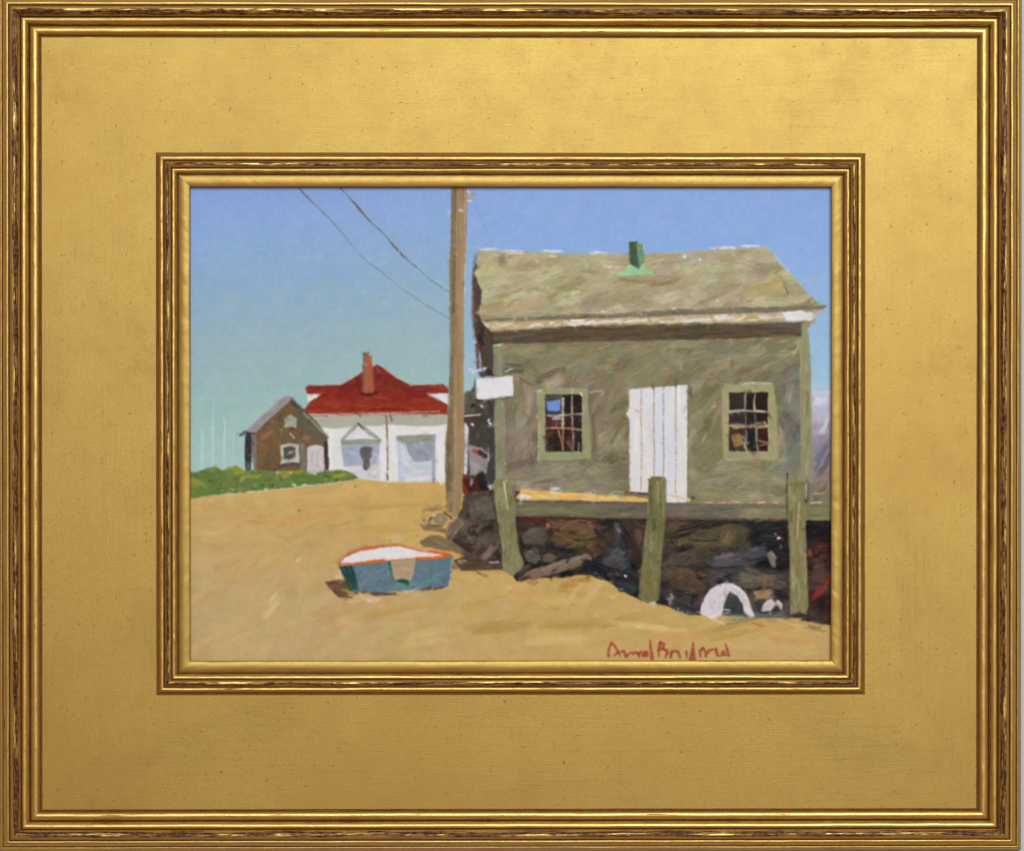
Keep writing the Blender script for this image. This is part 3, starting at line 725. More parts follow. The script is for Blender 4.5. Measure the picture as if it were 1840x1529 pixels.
# ---------------------------------------------------------------- hut
fill([(452, 782), (480, 756), (512, 724), (526, 720), (548, 740), (588, 786), (586, 846), (530, 850), (455, 852)], [(112, 86, 54), (104, 84, 62), (118, 94, 58), (98, 82, 66)], R_HUT, n=80, length=(10, 26), width=(4, 8), ang=-1.1, spread=0.5, h=0.3, sd=8, cv=8)
for q in [(462, 790, 490, 768, 9, (138, 96, 50)), (466, 820, 486, 790, 9, (126, 88, 48)), (470, 840, 500, 826, 9, (96, 72, 46)), (488, 780, 504, 815, 8, (120, 80, 42)), (540, 780, 560, 790, 9, (122, 112, 88)), (510, 776, 540, 774, 7, (110, 84, 52)), (536, 756, 560, 778, 8, (112, 104, 84)), (498, 838, 506, 806, 6, (134, 84, 44)), (545, 846, 540, 800, 6, (118, 112, 100)), (462, 846, 500, 842, 6, (78, 62, 46))]:
    for k in range(3): stroke(q[0] + rng.normal(0, 3), q[1] + rng.normal(0, 3), q[2] + rng.normal(0, 3), q[3] + rng.normal(0, 3), q[4], jit(q[5], 7, 3), 2, 0.75, 0.6, 0.3, 0, None, 9, 0, 0.25)
fill([(530, 722), (548, 740), (588, 786), (574, 790), (540, 768), (530, 745)], [(100, 92, 72), (92, 86, 66)], R_HUT, n=14, length=(12, 26), width=(4, 8), ang=0.85, spread=0.2)
fill([(428, 783), (446, 770), (476, 742), (506, 715), (520, 711), (530, 716), (514, 726), (494, 744), (470, 766), (456, 780)], [(150, 142, 140), (158, 148, 148), (142, 132, 130)], R_HUTROOF, n=22, length=(16, 36), width=(4, 7), ang=-0.75, spread=0.08, h=0.3, rough=0.7)
line([(430, 783), (438, 778), (456, 779)], [2, 6, 4], (68, 50, 56), R_HUTROOF, 0.95)
line([(460, 778), (494, 748), (514, 728)], [2, 3.5, 2.5], (92, 84, 76), R_HUTROOF, 0.8); line([(524, 718), (548, 740), (570, 762), (588, 786)], [5, 4.5, 4.5, 4], (84, 78, 64), R_HUTROOF, 0.85); line([(522, 722), (534, 732)], 5, (62, 62, 46), 0, 0.8)
line([(545, 742), (566, 762), (590, 786)], 3.5, (168, 160, 146), 0, 0.7)
line([(446, 784), (446, 815), (445, 849)], [12, 13, 9], (48, 42, 48), R_HUT, 0.97); line([(457, 784), (458, 842)], 6, (136, 122, 116), R_HUT, 0.75); line([(454, 838), (457, 846)], 2, (226, 220, 212))
fill([(510, 752), (522, 744), (533, 752), (533, 766), (512, 768)], [(164, 164, 146), (150, 152, 134)], R_HUTLOFT, n=6, length=(10, 18), width=(4, 6), ang=1.5, spread=0.1); dab(512, 766, 2, (206, 196, 182)); dab(531, 767, 2, (210, 206, 198))
line([(521, 778), (526, 784), (529, 788)], [2, 3, 2], (218, 208, 198), 0, 0.9)
fill([(504, 800), (520, 796), (536, 800), (537, 832), (504, 834)], [(198, 194, 186), (184, 178, 170)], R_HUTWIN, n=14, length=(8, 20), width=(3, 5), ang=1.2, spread=0.6, h=0.4)
fill([(509, 805), (518, 801), (530, 804), (530, 822), (518, 826), (509, 825)], [(92, 84, 76), (78, 70, 64)], R_HUTWIN, n=6, length=(6, 14), width=(3, 5), rough=1.3); dab(521, 814, 3.4, (178, 170, 152)); dab(517, 817, 2, (140, 132, 110))
line([(503, 837), (516, 834), (532, 832)], [4, 7, 4], (76, 62, 60), R_HUT, 0.9); line([(543, 800), (544, 846)], 9, (122, 116, 106), R_HUT, 0.8)
fill([(551, 804), (566, 799), (582, 803), (582, 846), (551, 848)], [(206, 198, 200), (196, 188, 190)], R_HUTDOOR, n=10, length=(14, 30), width=(4, 6), ang=1.55, spread=0.05, rough=0.6); line([(562, 810), (561, 836)], 3, (170, 164, 150), 0, 0.6); line([(571, 808), (571, 838)], 2.4, (160, 152, 140), 0, 0.6)
line([(585, 796), (586, 820), (588, 842)], [7, 7, 6], (62, 46, 46), R_HUT, 0.95); line([(593, 800), (594, 846)], 7, (232, 230, 226), R_FAR, 0.85)

# ---------------------------------------------------------------- grass
GP = [(320, 848), (358, 847), (384, 838), (400, 846), (424, 838), (440, 846), (470, 842), (500, 850), (530, 844), (560, 852), (590, 846), (612, 842), (630, 848), (643, 860), (600, 867), (540, 874), (470, 881), (400, 888), (320, 898)]
fill(GP, [(104, 122, 60), (90, 116, 60), (114, 130, 60), (84, 108, 58), (124, 134, 68), (98, 112, 56)], R_GRASS, n=170, length=(8, 24), width=(4, 9), ang=lambda x, y: -0.4, spread=0.7, h=0.35, sd=9, hue=5, cv=9, rough=1.8)
for x, y, L in [(430, 848, 22), (520, 850, 26), (612, 852, 16), (355, 868, 18), (460, 856, 20), (540, 846, 16)]:
    for k in range(4): stroke(x + rng.normal(0, 8) - L / 2, y + rng.normal(0, 4) + 3, x + rng.normal(0, 8) + L / 2, y + rng.normal(0, 4) - 4, 6, jit((152, 150, 54), 8, 4), 2, 0.7, 0.5, 0.4)
bits(40, (350, 845, 640, 880), (60, 98, 48), (1, 2.2), 0.8, 2.4, -0.4, 0.4, 0, 10); bits(20, (400, 840, 640, 870), (196, 190, 96), (0.8, 1.6), 0.7, 2.2, -0.3, 0.4)
for x, y, w in [(372, 896, 10), (415, 887, 26), (450, 884, 20), (478, 880, 10), (530, 872, 10), (548, 871, 14)]:
    stroke(x - w / 2, y, x + w / 2, y - 1.5, 2.4, (218, 214, 184), 0.5, 0.85, 0.5, 0.4)
dab(477, 880, 3, (222, 220, 210)); dab(529, 872, 5, (216, 222, 200), 0, 0.85, 0.4, 3); dab(498, 849, 4, (222, 204, 186), 0, 0.8, 0.4, 2.4); dab(523, 849, 4, (220, 198, 184), 0, 0.8, 0.4, 2)
bits(14, (600, 838, 640, 850), (210, 206, 130), (0.8, 1.6), 0.7, 2.0, -0.3, 0.3); dab(566, 853, 4, (196, 200, 188), 0, 0.7)

# ---------------------------------------------------------------- shed wall
def wallf(x, y):
    top = np.array((131, 122, 91.)); low = np.array((135, 121, 102.)); rgt = np.array((123, 118, 102.)); bot = np.array((141, 132, 102.))
    k = np.clip((y - 660) / 60, 0, 1)
    side = np.clip((1130 - x) / 60, 0, 1) * 1.0
    c = top * (1 - k) + (low * side + (1 - side) * np.array((130, 121, 90.))) * k
    g = np.clip((x - 1385) / 25, 0, 1) * np.clip((y - 640) / 40, 0, 1); c = c * (1 - g) + rgt * g
    b = np.clip((y - 830) / 30, 0, 1) * np.clip((x - 1240) / 30, 0, 1); c = c * (1 - b) + bot * b
    return c
def wallang(x, y):
    if y < 690: return -0.28 if x < 1100 else -0.38
    if x < 1110 and y < 830: return -1.35 if x < 965 else -1.0
    if y > 830: return -0.12
    if x > 1395: return -1.4
    return -1.0
fill([(884, 600), (1442, 592), (1444, 906), (884, 906)], wallf, R_WALL, n=620, length=(30, 84), width=(12, 30), ang=wallang, spread=0.28, bend=6, h=0.42, cv=10, sd=9, hue=3.5, dry=0.5, a=0.75, mot=8, soft=0.10)
for _ in range(120):                                  # warmer and cooler scrubbed touches
    x, y = rng.uniform(895, 1438), rng.uniform(618, 895)
    an = wallang(x, y) + rng.normal(0, 0.25); L = rng.uniform(14, 46)
    c = [(156, 148, 104), (106, 100, 70), (146, 130, 112), (106, 100, 92), (138, 134, 84), (160, 150, 122)][rng.integers(6)]
    stroke(x - L / 2 * math.cos(an), y - L / 2 * math.sin(an), x + L / 2 * math.cos(an), y + L / 2 * math.sin(an), rng.uniform(3, 9), jit(c, 7, 3), rng.normal(0, 4), 0.5, 0.8, 0.4, 0, None, 9, 0, 0.3)
bits(46, (900, 622, 1436, 690), (196, 186, 146), (0.5, 1.2), 0.75, 4.5, -0.3, 0.7); bits(26, (1240, 640, 1436, 690), (200, 190, 160), (0.5, 1.2), 0.7, 4.5, -0.3, 0.7)  # light specks painted on the wall for glints on raised paint
bits(30, (1290, 800, 1420, 890), (186, 174, 130), (0.5, 1.1), 0.7, 4, -0.15, 0.6); bits(30, (905, 720, 965, 870), (180, 158, 124), (0.6, 1.3), 0.6, 4, -1.4, 0.5)
# darker accents by sign, windows and door
for p in [(906, 652, 944, 656, 7, (88, 88, 82)), (905, 662, 946, 668, 8, (92, 88, 78)), (930, 676, 964, 694, 8, (112, 98, 72)), (1092, 742, 1134, 716, 8, (108, 100, 68)), (1096, 800, 1126, 735, 7, (110, 104, 70)), (1068, 815, 1064, 735, 8, (106, 102, 72)), (965, 745, 962, 725, 6, (106, 96, 78)), (1074, 756, 1098, 758, 8, (124, 112, 92)), (1110, 722, 1104, 740, 9, (104, 96, 80)), (1240, 694, 1246, 720, 10, (104, 92, 70)), (1388, 842, 1414, 832, 10, (120, 120, 108)), (1115, 860, 1135, 850, 12, (122, 104, 80)), (1280, 790, 1294, 740, 9, (114, 106, 66)), (1245, 650, 1310, 640, 6, (120, 116, 84)), (1312, 665, 1318, 640, 8, (112, 106, 72))]:
    stroke(*p, 2, 0.85, 0.4, 0.4)
line([(908, 668), (916, 664), (921, 663)], [1.5, 2.4, 1], (226, 216, 216)); stroke(1058, 706, 1088, 702, 3, (200, 190, 178), -1, 0.9, 0.5, 0.7); stroke(1080, 712, 1086, 702, 3, (210, 200, 186), 0, 0.8)
stroke(1074, 786, 1092, 772, 4, (176, 156, 104), 0, 0.8); stroke(1278, 732, 1292, 728, 5, (198, 178, 136), 0, 0.8); stroke(1262, 796, 1272, 776, 4, (182, 160, 116), 0, 0.8)
stroke(1308, 650, 1316, 640, 6, (186, 172, 138), 0, 0.8); line([(1434, 612), (1436, 622), (1426, 640)], [1.5, 2, 1], (212, 206, 184), 0, 0.8); line([(1402, 614), (1416, 612)], 1.6, (214, 204, 184), 0, 0.8); line([(1404, 630), (1428, 632)], 1.6, (206, 196, 170), 0, 0.7)
for i in range(7):
    stroke(1240 + i * 9, 866 - i * 2, 1330 + i * 9, 856 - i * 3, 1.6, (104, 100, 66), -3, 0.5, 0.6, 0.2)
# corner boards
fill([(889, 620), (902, 618), (905, 700), (908, 780), (907, 866), (890, 868), (888, 760)], [(142, 136, 104), (134, 134, 108), (128, 128, 102)], R_CORN1, n=26, length=(20, 60), width=(4, 8), ang=1.57, spread=0.04, h=0.35, rough=0.7)
line([(888, 620), (903, 618)], 2.2, (212, 206, 190), 0, 0.85, 0.4); bits(8, (903, 795, 909, 840), (208, 206, 190), (0.6, 1.2), 0.8, 2.5, 1.5, 0.5)
line([(910, 720), (912, 790)], 4, (116, 104, 84), 0, 0.6)
fill([(1441, 586), (1452, 590), (1458, 640), (1459, 720), (1460, 800), (1463, 868), (1442, 870), (1440, 740), (1440, 640)], [(146, 140, 102), (140, 136, 96), (152, 144, 114)], R_CORN2, n=34, length=(20, 60), width=(4, 8), ang=1.57, spread=0.04, h=0.35, rough=0.9)
line([(1440, 612), (1440, 700), (1441, 800)], 1.4, (176, 168, 124), 0, 0.7, 0.4); line([(1459, 630), (1460, 700), (1462, 820)], 1.4, (186, 176, 128), 0, 0.6, 0.5)
fill([(1440, 578), (1462, 576), (1456, 588), (1442, 592)], [(150, 140, 100)], R_CORN2, n=4)
# eave shadow
fill([(867, 596), (900, 594), (1020, 585), (1200, 582), (1441, 578), (1441, 604), (1300, 608), (1200, 611), (1000, 615), (888, 618), (872, 618)], [(88, 72, 52), (82, 66, 48), (94, 76, 50), (84, 72, 56)], R_EAVE, n=130, length=(30, 90), width=(5, 10), ang=-0.03, spread=0.03, bend=1, h=0.3, cv=5, sd=5, rough=0.8)
stroke(1430, 602, 1380, 604, 3, (140, 100, 60), 0, 0.7); bits(10, (1225, 607, 1320, 610), (226, 214, 190), (0.5, 1.0), 0.8, 6, -0.02, 0.4)
for k in range(20):
    x = rng.uniform(980, 1420); stroke(x, 588 - (x - 980) * 0.016, x + 40, 587 - (x - 980) * 0.016, 3, jit((120, 108, 82), 6, 3), 0, 0.6, 0.6, 0.3)

# ---------------------------------------------------------------- shed roof
RP = [(860, 450), (900, 451), (965, 453), (1014, 457), (1130, 456), (1200, 455), (1249, 451), (1292, 447), (1350, 445), (1376, 443), (1412, 482), (1440, 512), (1468, 541), (1489, 549), (1400, 556), (1200, 566), (1014, 574), (926, 580), (872, 582), (862, 572), (856, 561), (866, 545), (866, 520), (858, 503), (852, 490), (857, 472)]
fill(RP, [(175, 163, 126), (166, 154, 118), (186, 176, 140), (158, 146, 112), (180, 168, 130), (172, 156, 128)], R_ROOF, n=330, length=(30, 90), width=(10, 24), ang=lambda x, y: -0.2 - 0.15 * (y > 500), spread=0.25, bend=6, h=0.42, cv=9, sd=8, hue=3.5, dry=0.5, a=0.75, mot=8, rough=0.8, soft=0.10)
for _ in range(90):
    x, y = rng.uniform(870, 1440), rng.uniform(462, 555)
    if y < 462 + max(0, x - 1376) * 1.05: continue
    an = -0.3 + rng.normal(0, 0.3); L = rng.uniform(12, 36); c = [(194, 180, 138), (134, 120, 82), (186, 160, 120), (152, 144, 84)][rng.integers(4)]
    stroke(x - L / 2 * math.cos(an), y - L / 2 * math.sin(an), x + L / 2 * math.cos(an), y + L / 2 * math.sin(an), rng.uniform(3, 9), jit(c, 6, 3), rng.normal(0, 4), 0.5, 0.8, 0.4, 0, None, 8, 0, 0.3)
for p in [(1165, 512, 1225, 500, 8, (140, 118, 80)), (1110, 500, 1190, 506, 9, (150, 126, 88)), (1255, 545, 1340, 505, 8, (148, 130, 90)), (885, 535, 940, 515, 9, (150, 134, 94)), (1000, 520, 1060, 500, 9, (152, 134, 90)), (1380, 505, 1424, 532, 12, (146, 128, 88)), (1400, 500, 1412, 524, 5, (140, 118, 80))]:
    stroke(*p, 3, 0.75, 0.45, 0.45)
line([(1402, 495), (1409, 512), (1418, 527)], [1.6, 2.4, 2.6], (116, 98, 62), 0, 0.85); fill([(1330, 520), (1400, 492), (1408, 510), (1415, 528), (1350, 532)], [(180, 160, 110), (172, 156, 106)], R_ROOF, n=18, length=(20, 44), width=(4, 8), ang=-0.35, spread=0.08, h=0.4)
# light ground along the ridge and broken lights on the roof, glints put into colour
for (x, y, w) in [(880, 448, 34), (922, 451, 40), (995, 451, 40), (1080, 453, 26), (1310, 445, 36), (1350, 441, 40)]:
    for k in range(4): stroke(x - w / 2 + rng.normal(0, 6), y + rng.normal(0, 1.6), x + w / 2, y + rng.normal(0, 1.6), 3.4, jit((214, 212, 214), 6, 2), 0.5, 0.75, 0.7, 0.5)
stroke(908, 456, 948, 456, 3, (222, 216, 208), 0, 0.9); stroke(985, 460, 1003, 461, 4, (226, 222, 222), 0, 0.9); stroke(890, 454, 896, 464, 6, (206, 196, 178), 0, 0.8)
stroke(905, 475, 968, 462, 16, (198, 178, 140), -3, 0.6, 0.5, 0.4); stroke(960, 466, 972, 475, 4, (218, 204, 188), 0, 0.8)
stroke(1025, 528, 1045, 523, 4, (222, 214, 196), 0, 0.9, 0.6, 0.8); stroke(1088, 480, 1104, 478, 3.5, (224, 214, 196), 0, 0.9); stroke(1050, 478, 1062, 477, 3, (220, 208, 180), 0, 0.8); stroke(980, 518, 990, 517, 4, (218, 208, 188), 0, 0.85); stroke(925, 545, 934, 542, 3, (214, 200, 176), 0, 0.8)
for k in range(6): stroke(1228 + k * 7, 463 - abs(k - 3) * 1.5, 1240 + k * 7, 460, 4, (150, 178, 214), 0, 0.8, 0.6, 0.6)
dab(1231, 462, 2.6, (232, 238, 246)); dab(1257, 467, 3, (226, 234, 240), 0, 1, 0.5, 1.8)
stroke(1312, 460, 1324, 456, 7, (196, 184, 156), 0, 0.7); stroke(1334, 462, 1348, 454, 7, (192, 178, 152), 0, 0.7)
bits(24, (1270, 480, 1400, 545), (212, 198, 160), (0.5, 1.2), 0.7, 3, -0.4, 0.7); stroke(1336, 506, 1340, 498, 3, (224, 212, 188), 0, 0.9); dab(1290, 541, 3, (216, 208, 188)); dab(1455, 543, 1.5, (90, 60, 44)); dab(1292, 447, 1.2, (70, 50, 46))
line([(1376, 443), (1412, 482), (1444, 516)], [3.4, 2.0, 1.4], (190, 164, 104), 0, 0.75, 0.4)
for k in range(5): stroke(1390 + k * 5, 455 + k * 6, 1400 + k * 6, 462 + k * 7, 8, (186, 202, 222), 2, 0.5, 0.6, 0.2)
bits(16, (855, 465, 868, 556), (220, 214, 204), (0.6, 1.4), 0.85, 2.2, 1.4, 0.6)
# dark line under the roof edge, fascia
fill([(1489, 548), (1480, 555), (1400, 560), (1200, 569), (1100, 571), (1000, 576), (925, 579), (926, 572), (1014, 565), (1100, 564), (1200, 557), (1330, 552)], [(122, 110, 88), (112, 102, 86), (134, 120, 94)], R_ROOF, n=46, length=(20, 60), width=(3, 7), ang=-0.05, spread=0.04, h=0.3, rough=1.2, cv=7)
fill([(868, 580), (926, 578), (1000, 574), (1100, 572), (1200, 568), (1400, 561), (1478, 556), (1463, 563), (1463, 576), (1300, 580), (1200, 582), (1020, 586), (900, 595), (868, 596)], [(186, 162, 118), (176, 152, 108), (196, 172, 130)], R_FASC, n=100, length=(20, 60), width=(3, 7), ang=-0.04, spread=0.04, h=0.4, rough=0.8, cv=9)
for _ in range(130):
    x = rng.uniform(870, 1460); k = (x - 870) / 590
    y = 585 - k * 17 + rng.normal(0, 2.2); L = rng.uniform(8, 34)
    if rng.random() < 0.55 + 0.45 * k: stroke(x - L / 2, y, x + L / 2, y - 1, rng.uniform(3, 6.5), jit((222, 212, 202), 6, 3), 0.5, 0.9, 0.65, 0.6)
fill([(1406, 562), (1430, 559), (1463, 560), (1463, 575), (1412, 576)], [(226, 220, 222), (220, 212, 210)], R_FASC, n=10, length=(14, 34), width=(4, 8), ang=-0.03, spread=0.04, h=0.5, rough=1.4)
fill([(1462, 562), (1489, 556), (1478, 564), (1468, 566), (1466, 580), (1460, 582)], [(196, 190, 184), (176, 160, 150)], R_FASC, n=4, h=0.3)
for p in [(1150, 566, 1158, 562), (1208, 556, 1220, 551), (1076, 561, 1092, 560)]: stroke(*p, 4, (232, 226, 226), 0, 0.9, 0.5, 0.8)
stroke(1205, 562, 1222, 563, 7, (96, 92, 82), 0, 0.9)
stroke(858, 566, 905, 572, 4, (150, 124, 88), 1, 0.8); stroke(866, 576, 925, 573, 5, (96, 84, 62), 0, 0.8)
# rake board at the left end
fill([(858, 452), (854, 470), (858, 478), (851, 492), (858, 505), (866, 522), (864, 545), (857, 562), (868, 582), (886, 600), (886, 668), (872, 668), (852, 600), (848, 560), (849, 500), (850, 470)], [(74, 58, 48), (66, 50, 42), (84, 66, 52)], R_RAKE, n=40, length=(16, 40), width=(4, 8), ang=1.5, spread=0.12, h=0.3)
line([(852, 455), (850, 500), (849, 560), (852, 610)], [2, 3, 6, 4], (132, 118, 104), 0, 0.65, 0.5); line([(853, 452), (852, 478)], 4, (150, 158, 170), 0, 0.6, 0.5)
line([(857, 620), (859, 660)], 6, (98, 52, 42), R_RAKE, 0.85); line([(866, 622), (868, 662)], 7, (84, 50, 40), R_RAKE, 0.8); line([(862, 604), (866, 616)], 9, (44, 30, 30), R_RAKE, 0.9); line([(878, 618), (880, 668)], 9, (72, 66, 60), R_RAKE, 0.85)
# vent
fill([(1107, 494), (1122, 485), (1131, 475), (1138, 477), (1147, 482), (1156, 473), (1164, 484), (1183, 494), (1150, 493), (1120, 496)], [(156, 200, 150), (148, 192, 144)], R_VENT, n=8, length=(12, 30), width=(4, 7), ang=-0.3, spread=0.3, h=0.5, rough=0.6)
fill([(1131, 436), (1147, 436), (1147, 480), (1141, 479), (1132, 472)], [(66, 86, 58), (58, 76, 54), (74, 96, 62)], R_VENT, n=8, length=(12, 26), width=(4, 7), ang=1.5, spread=0.1, h=0.4, rough=0.5)
fill([(1146, 438), (1157, 438), (1158, 472), (1150, 480), (1146, 482)], [(112, 152, 116), (104, 144, 110)], R_VENT, n=6, length=(12, 26), width=(3, 6), ang=1.5, spread=0.1, h=0.4, rough=0.5)
line([(1145, 462), (1148, 481)], 4, (60, 80, 72), 0, 0.8); line([(1132, 436), (1145, 435)], 3, (72, 64, 44), 0, 0.9); dab(1146, 440, 1.4, (214, 226, 214)); line([(1157, 440), (1157, 448)], 1.4, (214, 224, 214))
line([(1128, 457), (1131, 456)], 2, (90, 84, 70)); bits(8, (1118, 472, 1130, 484), (214, 206, 188), (0.6, 1.3), 0.8, 2.4, -0.6, 0.5)

# ---------------------------------------------------------------- clutter between pole and shed
fill([(834, 742), (848, 700), (857, 690), (888, 690), (888, 870), (832, 880), (832, 760)], [(70, 62, 52), (62, 56, 50), (78, 70, 56)], R_CLUT, n=60, length=(10, 30), width=(5, 9), ang=1.2, spread=0.5, h=0.35, sd=9, cv=8)
fill([(834, 706), (842, 702), (850, 704), (855, 712), (853, 742), (834, 744)], [(96, 90, 72), (86, 82, 68)], R_CLUT, n=10, length=(12, 26), width=(5, 8), ang=1.5, spread=0.1, h=0.3)
line([(855, 682), (853, 700), (850, 720)], [4, 6, 6], (92, 90, 78), R_CLUT, 0.9); dab(850, 728, 5, (44, 36, 34), 0, 0.9)
line([(836, 762), (838, 770), (838, 800), (836, 850)], [4, 8, 7, 6], (222, 218, 220), R_CLUT, 0.92, 0.3, 0.5)
line([(833, 748), (850, 746), (868, 745)], [3, 2.4, 2], (230, 226, 226), R_CLUT, 0.95, 0.3, 0.5)
line([(834, 754), (850, 753), (866, 752)], 6, (80, 48, 38), R_CLUT, 0.9); line([(868, 748), (880, 758), (884, 800), (884, 860)], [10, 12, 13, 12], (60, 58, 56), R_CLUT, 0.92)
for x, y in [(848, 763), (866, 730), (881, 760), (879, 756), (843, 664), (870, 662), (849, 669)]: dab(x, y, 3, (216, 218, 224), 0, 0.95, 0.6)
line([(846, 664), (858, 667), (874, 660)], 2, (220, 214, 224), 0, 0.85, 0.5)
dab(880, 668, 8, (52, 38, 40), R_CLUT, 0.95); dab(866, 671, 7, (76, 50, 50), R_CLUT, 0.9)
fill([(842, 800), (868, 806), (878, 816), (874, 850), (844, 856)], [(138, 134, 134), (146, 140, 140)], R_CLUT, n=12, length=(10, 24), width=(5, 8), ang=0.7, spread=0.4, h=0.4)
line([(852, 810), (862, 816)], [8, 6], (176, 62, 42), R_CLUT, 0.95); line([(862, 812), (872, 820)], [8, 9], (64, 34, 34), R_CLUT, 0.9); line([(878, 800), (878, 828)], 2, (206, 206, 210), 0, 0.8, 0.5)
fill([(831, 858), (842, 862), (848, 870), (862, 846), (870, 852), (880, 880), (872, 892), (846, 898), (832, 886)], [(72, 28, 26), (50, 24, 26), (96, 34, 26)], R_CLUT, n=22, length=(10, 24), width=(5, 9), ang=0.8, spread=0.5, h=0.4)
fill([(858, 850), (868, 846), (876, 870), (878, 886), (862, 890)], [(36, 22, 24)], R_CLUT, n=4); dab(848, 868, 5, (156, 146, 158), 0, 0.9, 0.5, 7); line([(832, 872), (838, 884)], 6, (150, 52, 32), 0, 0.8); dab(877, 890, 2.4, (226, 216, 206)); line([(834, 860), (836, 856)], 5, (120, 34, 28), 0, 0.9)
line([(846, 832), (858, 838)], 7, (170, 164, 164), 0, 0.6)

# ---------------------------------------------------------------- under the deck
UP = [(884, 880), (1512, 925), (1512, 1128), (1488, 1124), (1445, 1112), (1357, 1109), (1300, 1106), (1257, 1104), (1216, 1096), (1200, 1090), (1150, 1078), (1118, 1062), (1098, 1050), (1078, 1034), (1044, 1032), (1010, 1040), (980, 1038), (930, 1044), (918, 1030), (900, 1010)]
def undf(x, y):
    if x > 1452: return np.array((56, 32, 30.)) if y > 975 else np.array((22, 16, 18.))
    if x > 1195:
        if x > 1350 and y < 1030: return np.array((28, 24, 26.))
        if y < 985: return np.array((74, 64, 45.))
        return np.array((66, 54, 45.)) if x < 1290 else np.array((70, 60, 55.))
    return np.array((64, 48, 41.)) if y < 1000 else np.array((36, 34, 35.))
fill(UP, undf, R_UND, n=420, length=(16, 50), width=(7, 18), ang=lambda x, y: -0.4 if x > 1195 else 0.05, spread=0.5, bend=5, h=0.4, cv=10, sd=11, hue=5, dry=0.5, a=0.75, mot=10, rough=1.6, soft=0.2)
def smear(x0, y0, x1, y1, w, col, n=5, jx=3, a=0.85, rid=0, bend=3):
    for _ in range(n):
        ox, oy = rng.normal(0, jx), rng.normal(0, jx)
        mx, my, da, f = (x0 + x1) / 2 + ox, (y0 + y1) / 2 + oy, rng.normal(0, 0.22), rng.uniform(0.6, 1.05) / 2
        vx, vy = (x1 - x0) * f, (y1 - y0) * f
        vx, vy = vx * math.cos(da) - vy * math.sin(da), vx * math.sin(da) + vy * math.cos(da)
        stroke(mx - vx, my - vy, mx + vx, my + vy, w * rng.uniform(0.6, 1.1), jit(col, 5, 2.5), rng.normal(0, bend), a, 0.55, 0.4, rid, None, 9, 0, 0.24)
smear(930, 934, 1000, 936, 9, (84, 38, 32), 6); smear(1000, 932, 1095, 936, 7, (88, 40, 34), 6)
smear(985, 950, 1085, 948, 11, (104, 80, 52), 9); smear(990, 970, 1090, 972, 11, (98, 74, 46), 9); smear(1010, 985, 1090, 995, 8, (92, 72, 44), 5); smear(1000, 978, 1080, 986, 2, (140, 112, 62), 4)
smear(986, 940, 984, 956, 8, (170, 112, 78), 4, 2); smear(1052, 944, 1068, 942, 5, (154, 112, 92), 3, 2); smear(1066, 966, 1078, 966, 5, (128, 78, 44), 3, 2)
fill([(938, 960), (955, 948), (975, 948), (984, 962), (978, 980), (950, 985), (936, 980)], [(92, 82, 72), (82, 72, 64)], R_UND, n=16, length=(10, 26), width=(5, 9), ang=-0.6, spread=0.3)
smear(985, 970, 995, 1000, 10, (36, 34, 34), 6); smear(935, 960, 936, 1010, 8, (42, 34, 34), 6); smear(970, 1005, 990, 1000, 8, (40, 38, 40), 5)
fill([(942, 992), (952, 984), (966, 988), (972, 1002), (964, 1014), (948, 1010)], [(92, 84, 74), (104, 92, 80)], R_UND, n=8, length=(8, 18), width=(4, 7), ang=0.6); fill([(976, 998), (986, 993), (1000, 1000), (992, 1010), (978, 1008)], [(116, 96, 78), (100, 84, 70)], R_UND, n=6, length=(8, 18), width=(4, 7), ang=0.6)
smear(1000, 992, 1060, 1000, 9, (50, 52, 50), 6); smear(1070, 940, 1128, 945, 12, (36, 33, 34), 9); smear(1062, 958, 1096, 962, 8, (46, 36, 36), 5)
bits(10, (950, 982, 972, 992), (214, 208, 206), (0.6, 1.4), 0.9, 2, 0.3, 0.7); bits(8, (986, 988, 998, 995), (208, 204, 198), (0.6, 1.2), 0.9, 2, -0.3, 0.7); bits(8, (1074, 944, 1082, 952), (170, 176, 182), (0.6, 1.3), 0.85, 2, -0.5, 0.6); bits(5, (980, 962, 990, 972), (196, 160, 140), (0.6, 1.3), 0.8, 2, -0.5, 0.6)
fill([(1104, 940), (1112, 938), (1118, 950), (1126, 985), (1134, 1020), (1110, 1024), (1084, 1016), (1084, 995), (1098, 985), (1106, 965)], [(78, 72, 72), (62, 62, 64), (70, 68, 64)], R_UND, n=22, length=(14, 34), width=(5, 9), ang=1.3, spread=0.25); smear(1104, 942, 1112, 966, 6, (124, 108, 112), 3, 1.5); smear(1090, 985, 1112, 970, 9, (44, 42, 46), 4, 3); smear(1096, 1010, 1128, 985, 9, (84, 82, 82), 5, 4); smear(1118, 1010, 1138, 990, 8, (52, 44, 46), 4, 3); smear(1082, 1004, 1100, 990, 8, (36, 34, 38), 4, 3); smear(1110, 1022, 1126, 1000, 6, (96, 92, 96), 3, 3)
smear(1120, 948, 1132, 1000, 8, (34, 32, 36), 5); smear(1142, 945, 1146, 990, 12, (92, 72, 56), 5); smear(1150, 985, 1148, 1020, 8, (44, 36, 42), 5); smear(1134, 988, 1148, 1000, 6, (104, 66, 66), 3); smear(1080, 1012, 1130, 1024, 9, (80, 84, 82), 5)
smear(1050, 1014, 1090, 1028, 10, (34, 36, 40), 6); smear(1088, 1030, 1148, 1040, 10, (36, 38, 44), 7); smear(1108, 1050, 1150, 1066, 11, (44, 50, 54), 8); smear(1085, 1036, 1110, 1034, 6, (92, 62, 48), 4); smear(1106, 1030, 1116, 1026, 6, (148, 104, 66), 3, 2); dab(1125, 1036, 3, (222, 206, 214)); smear(1144, 1024, 1152, 1032, 6, (168, 112, 66), 3, 2)
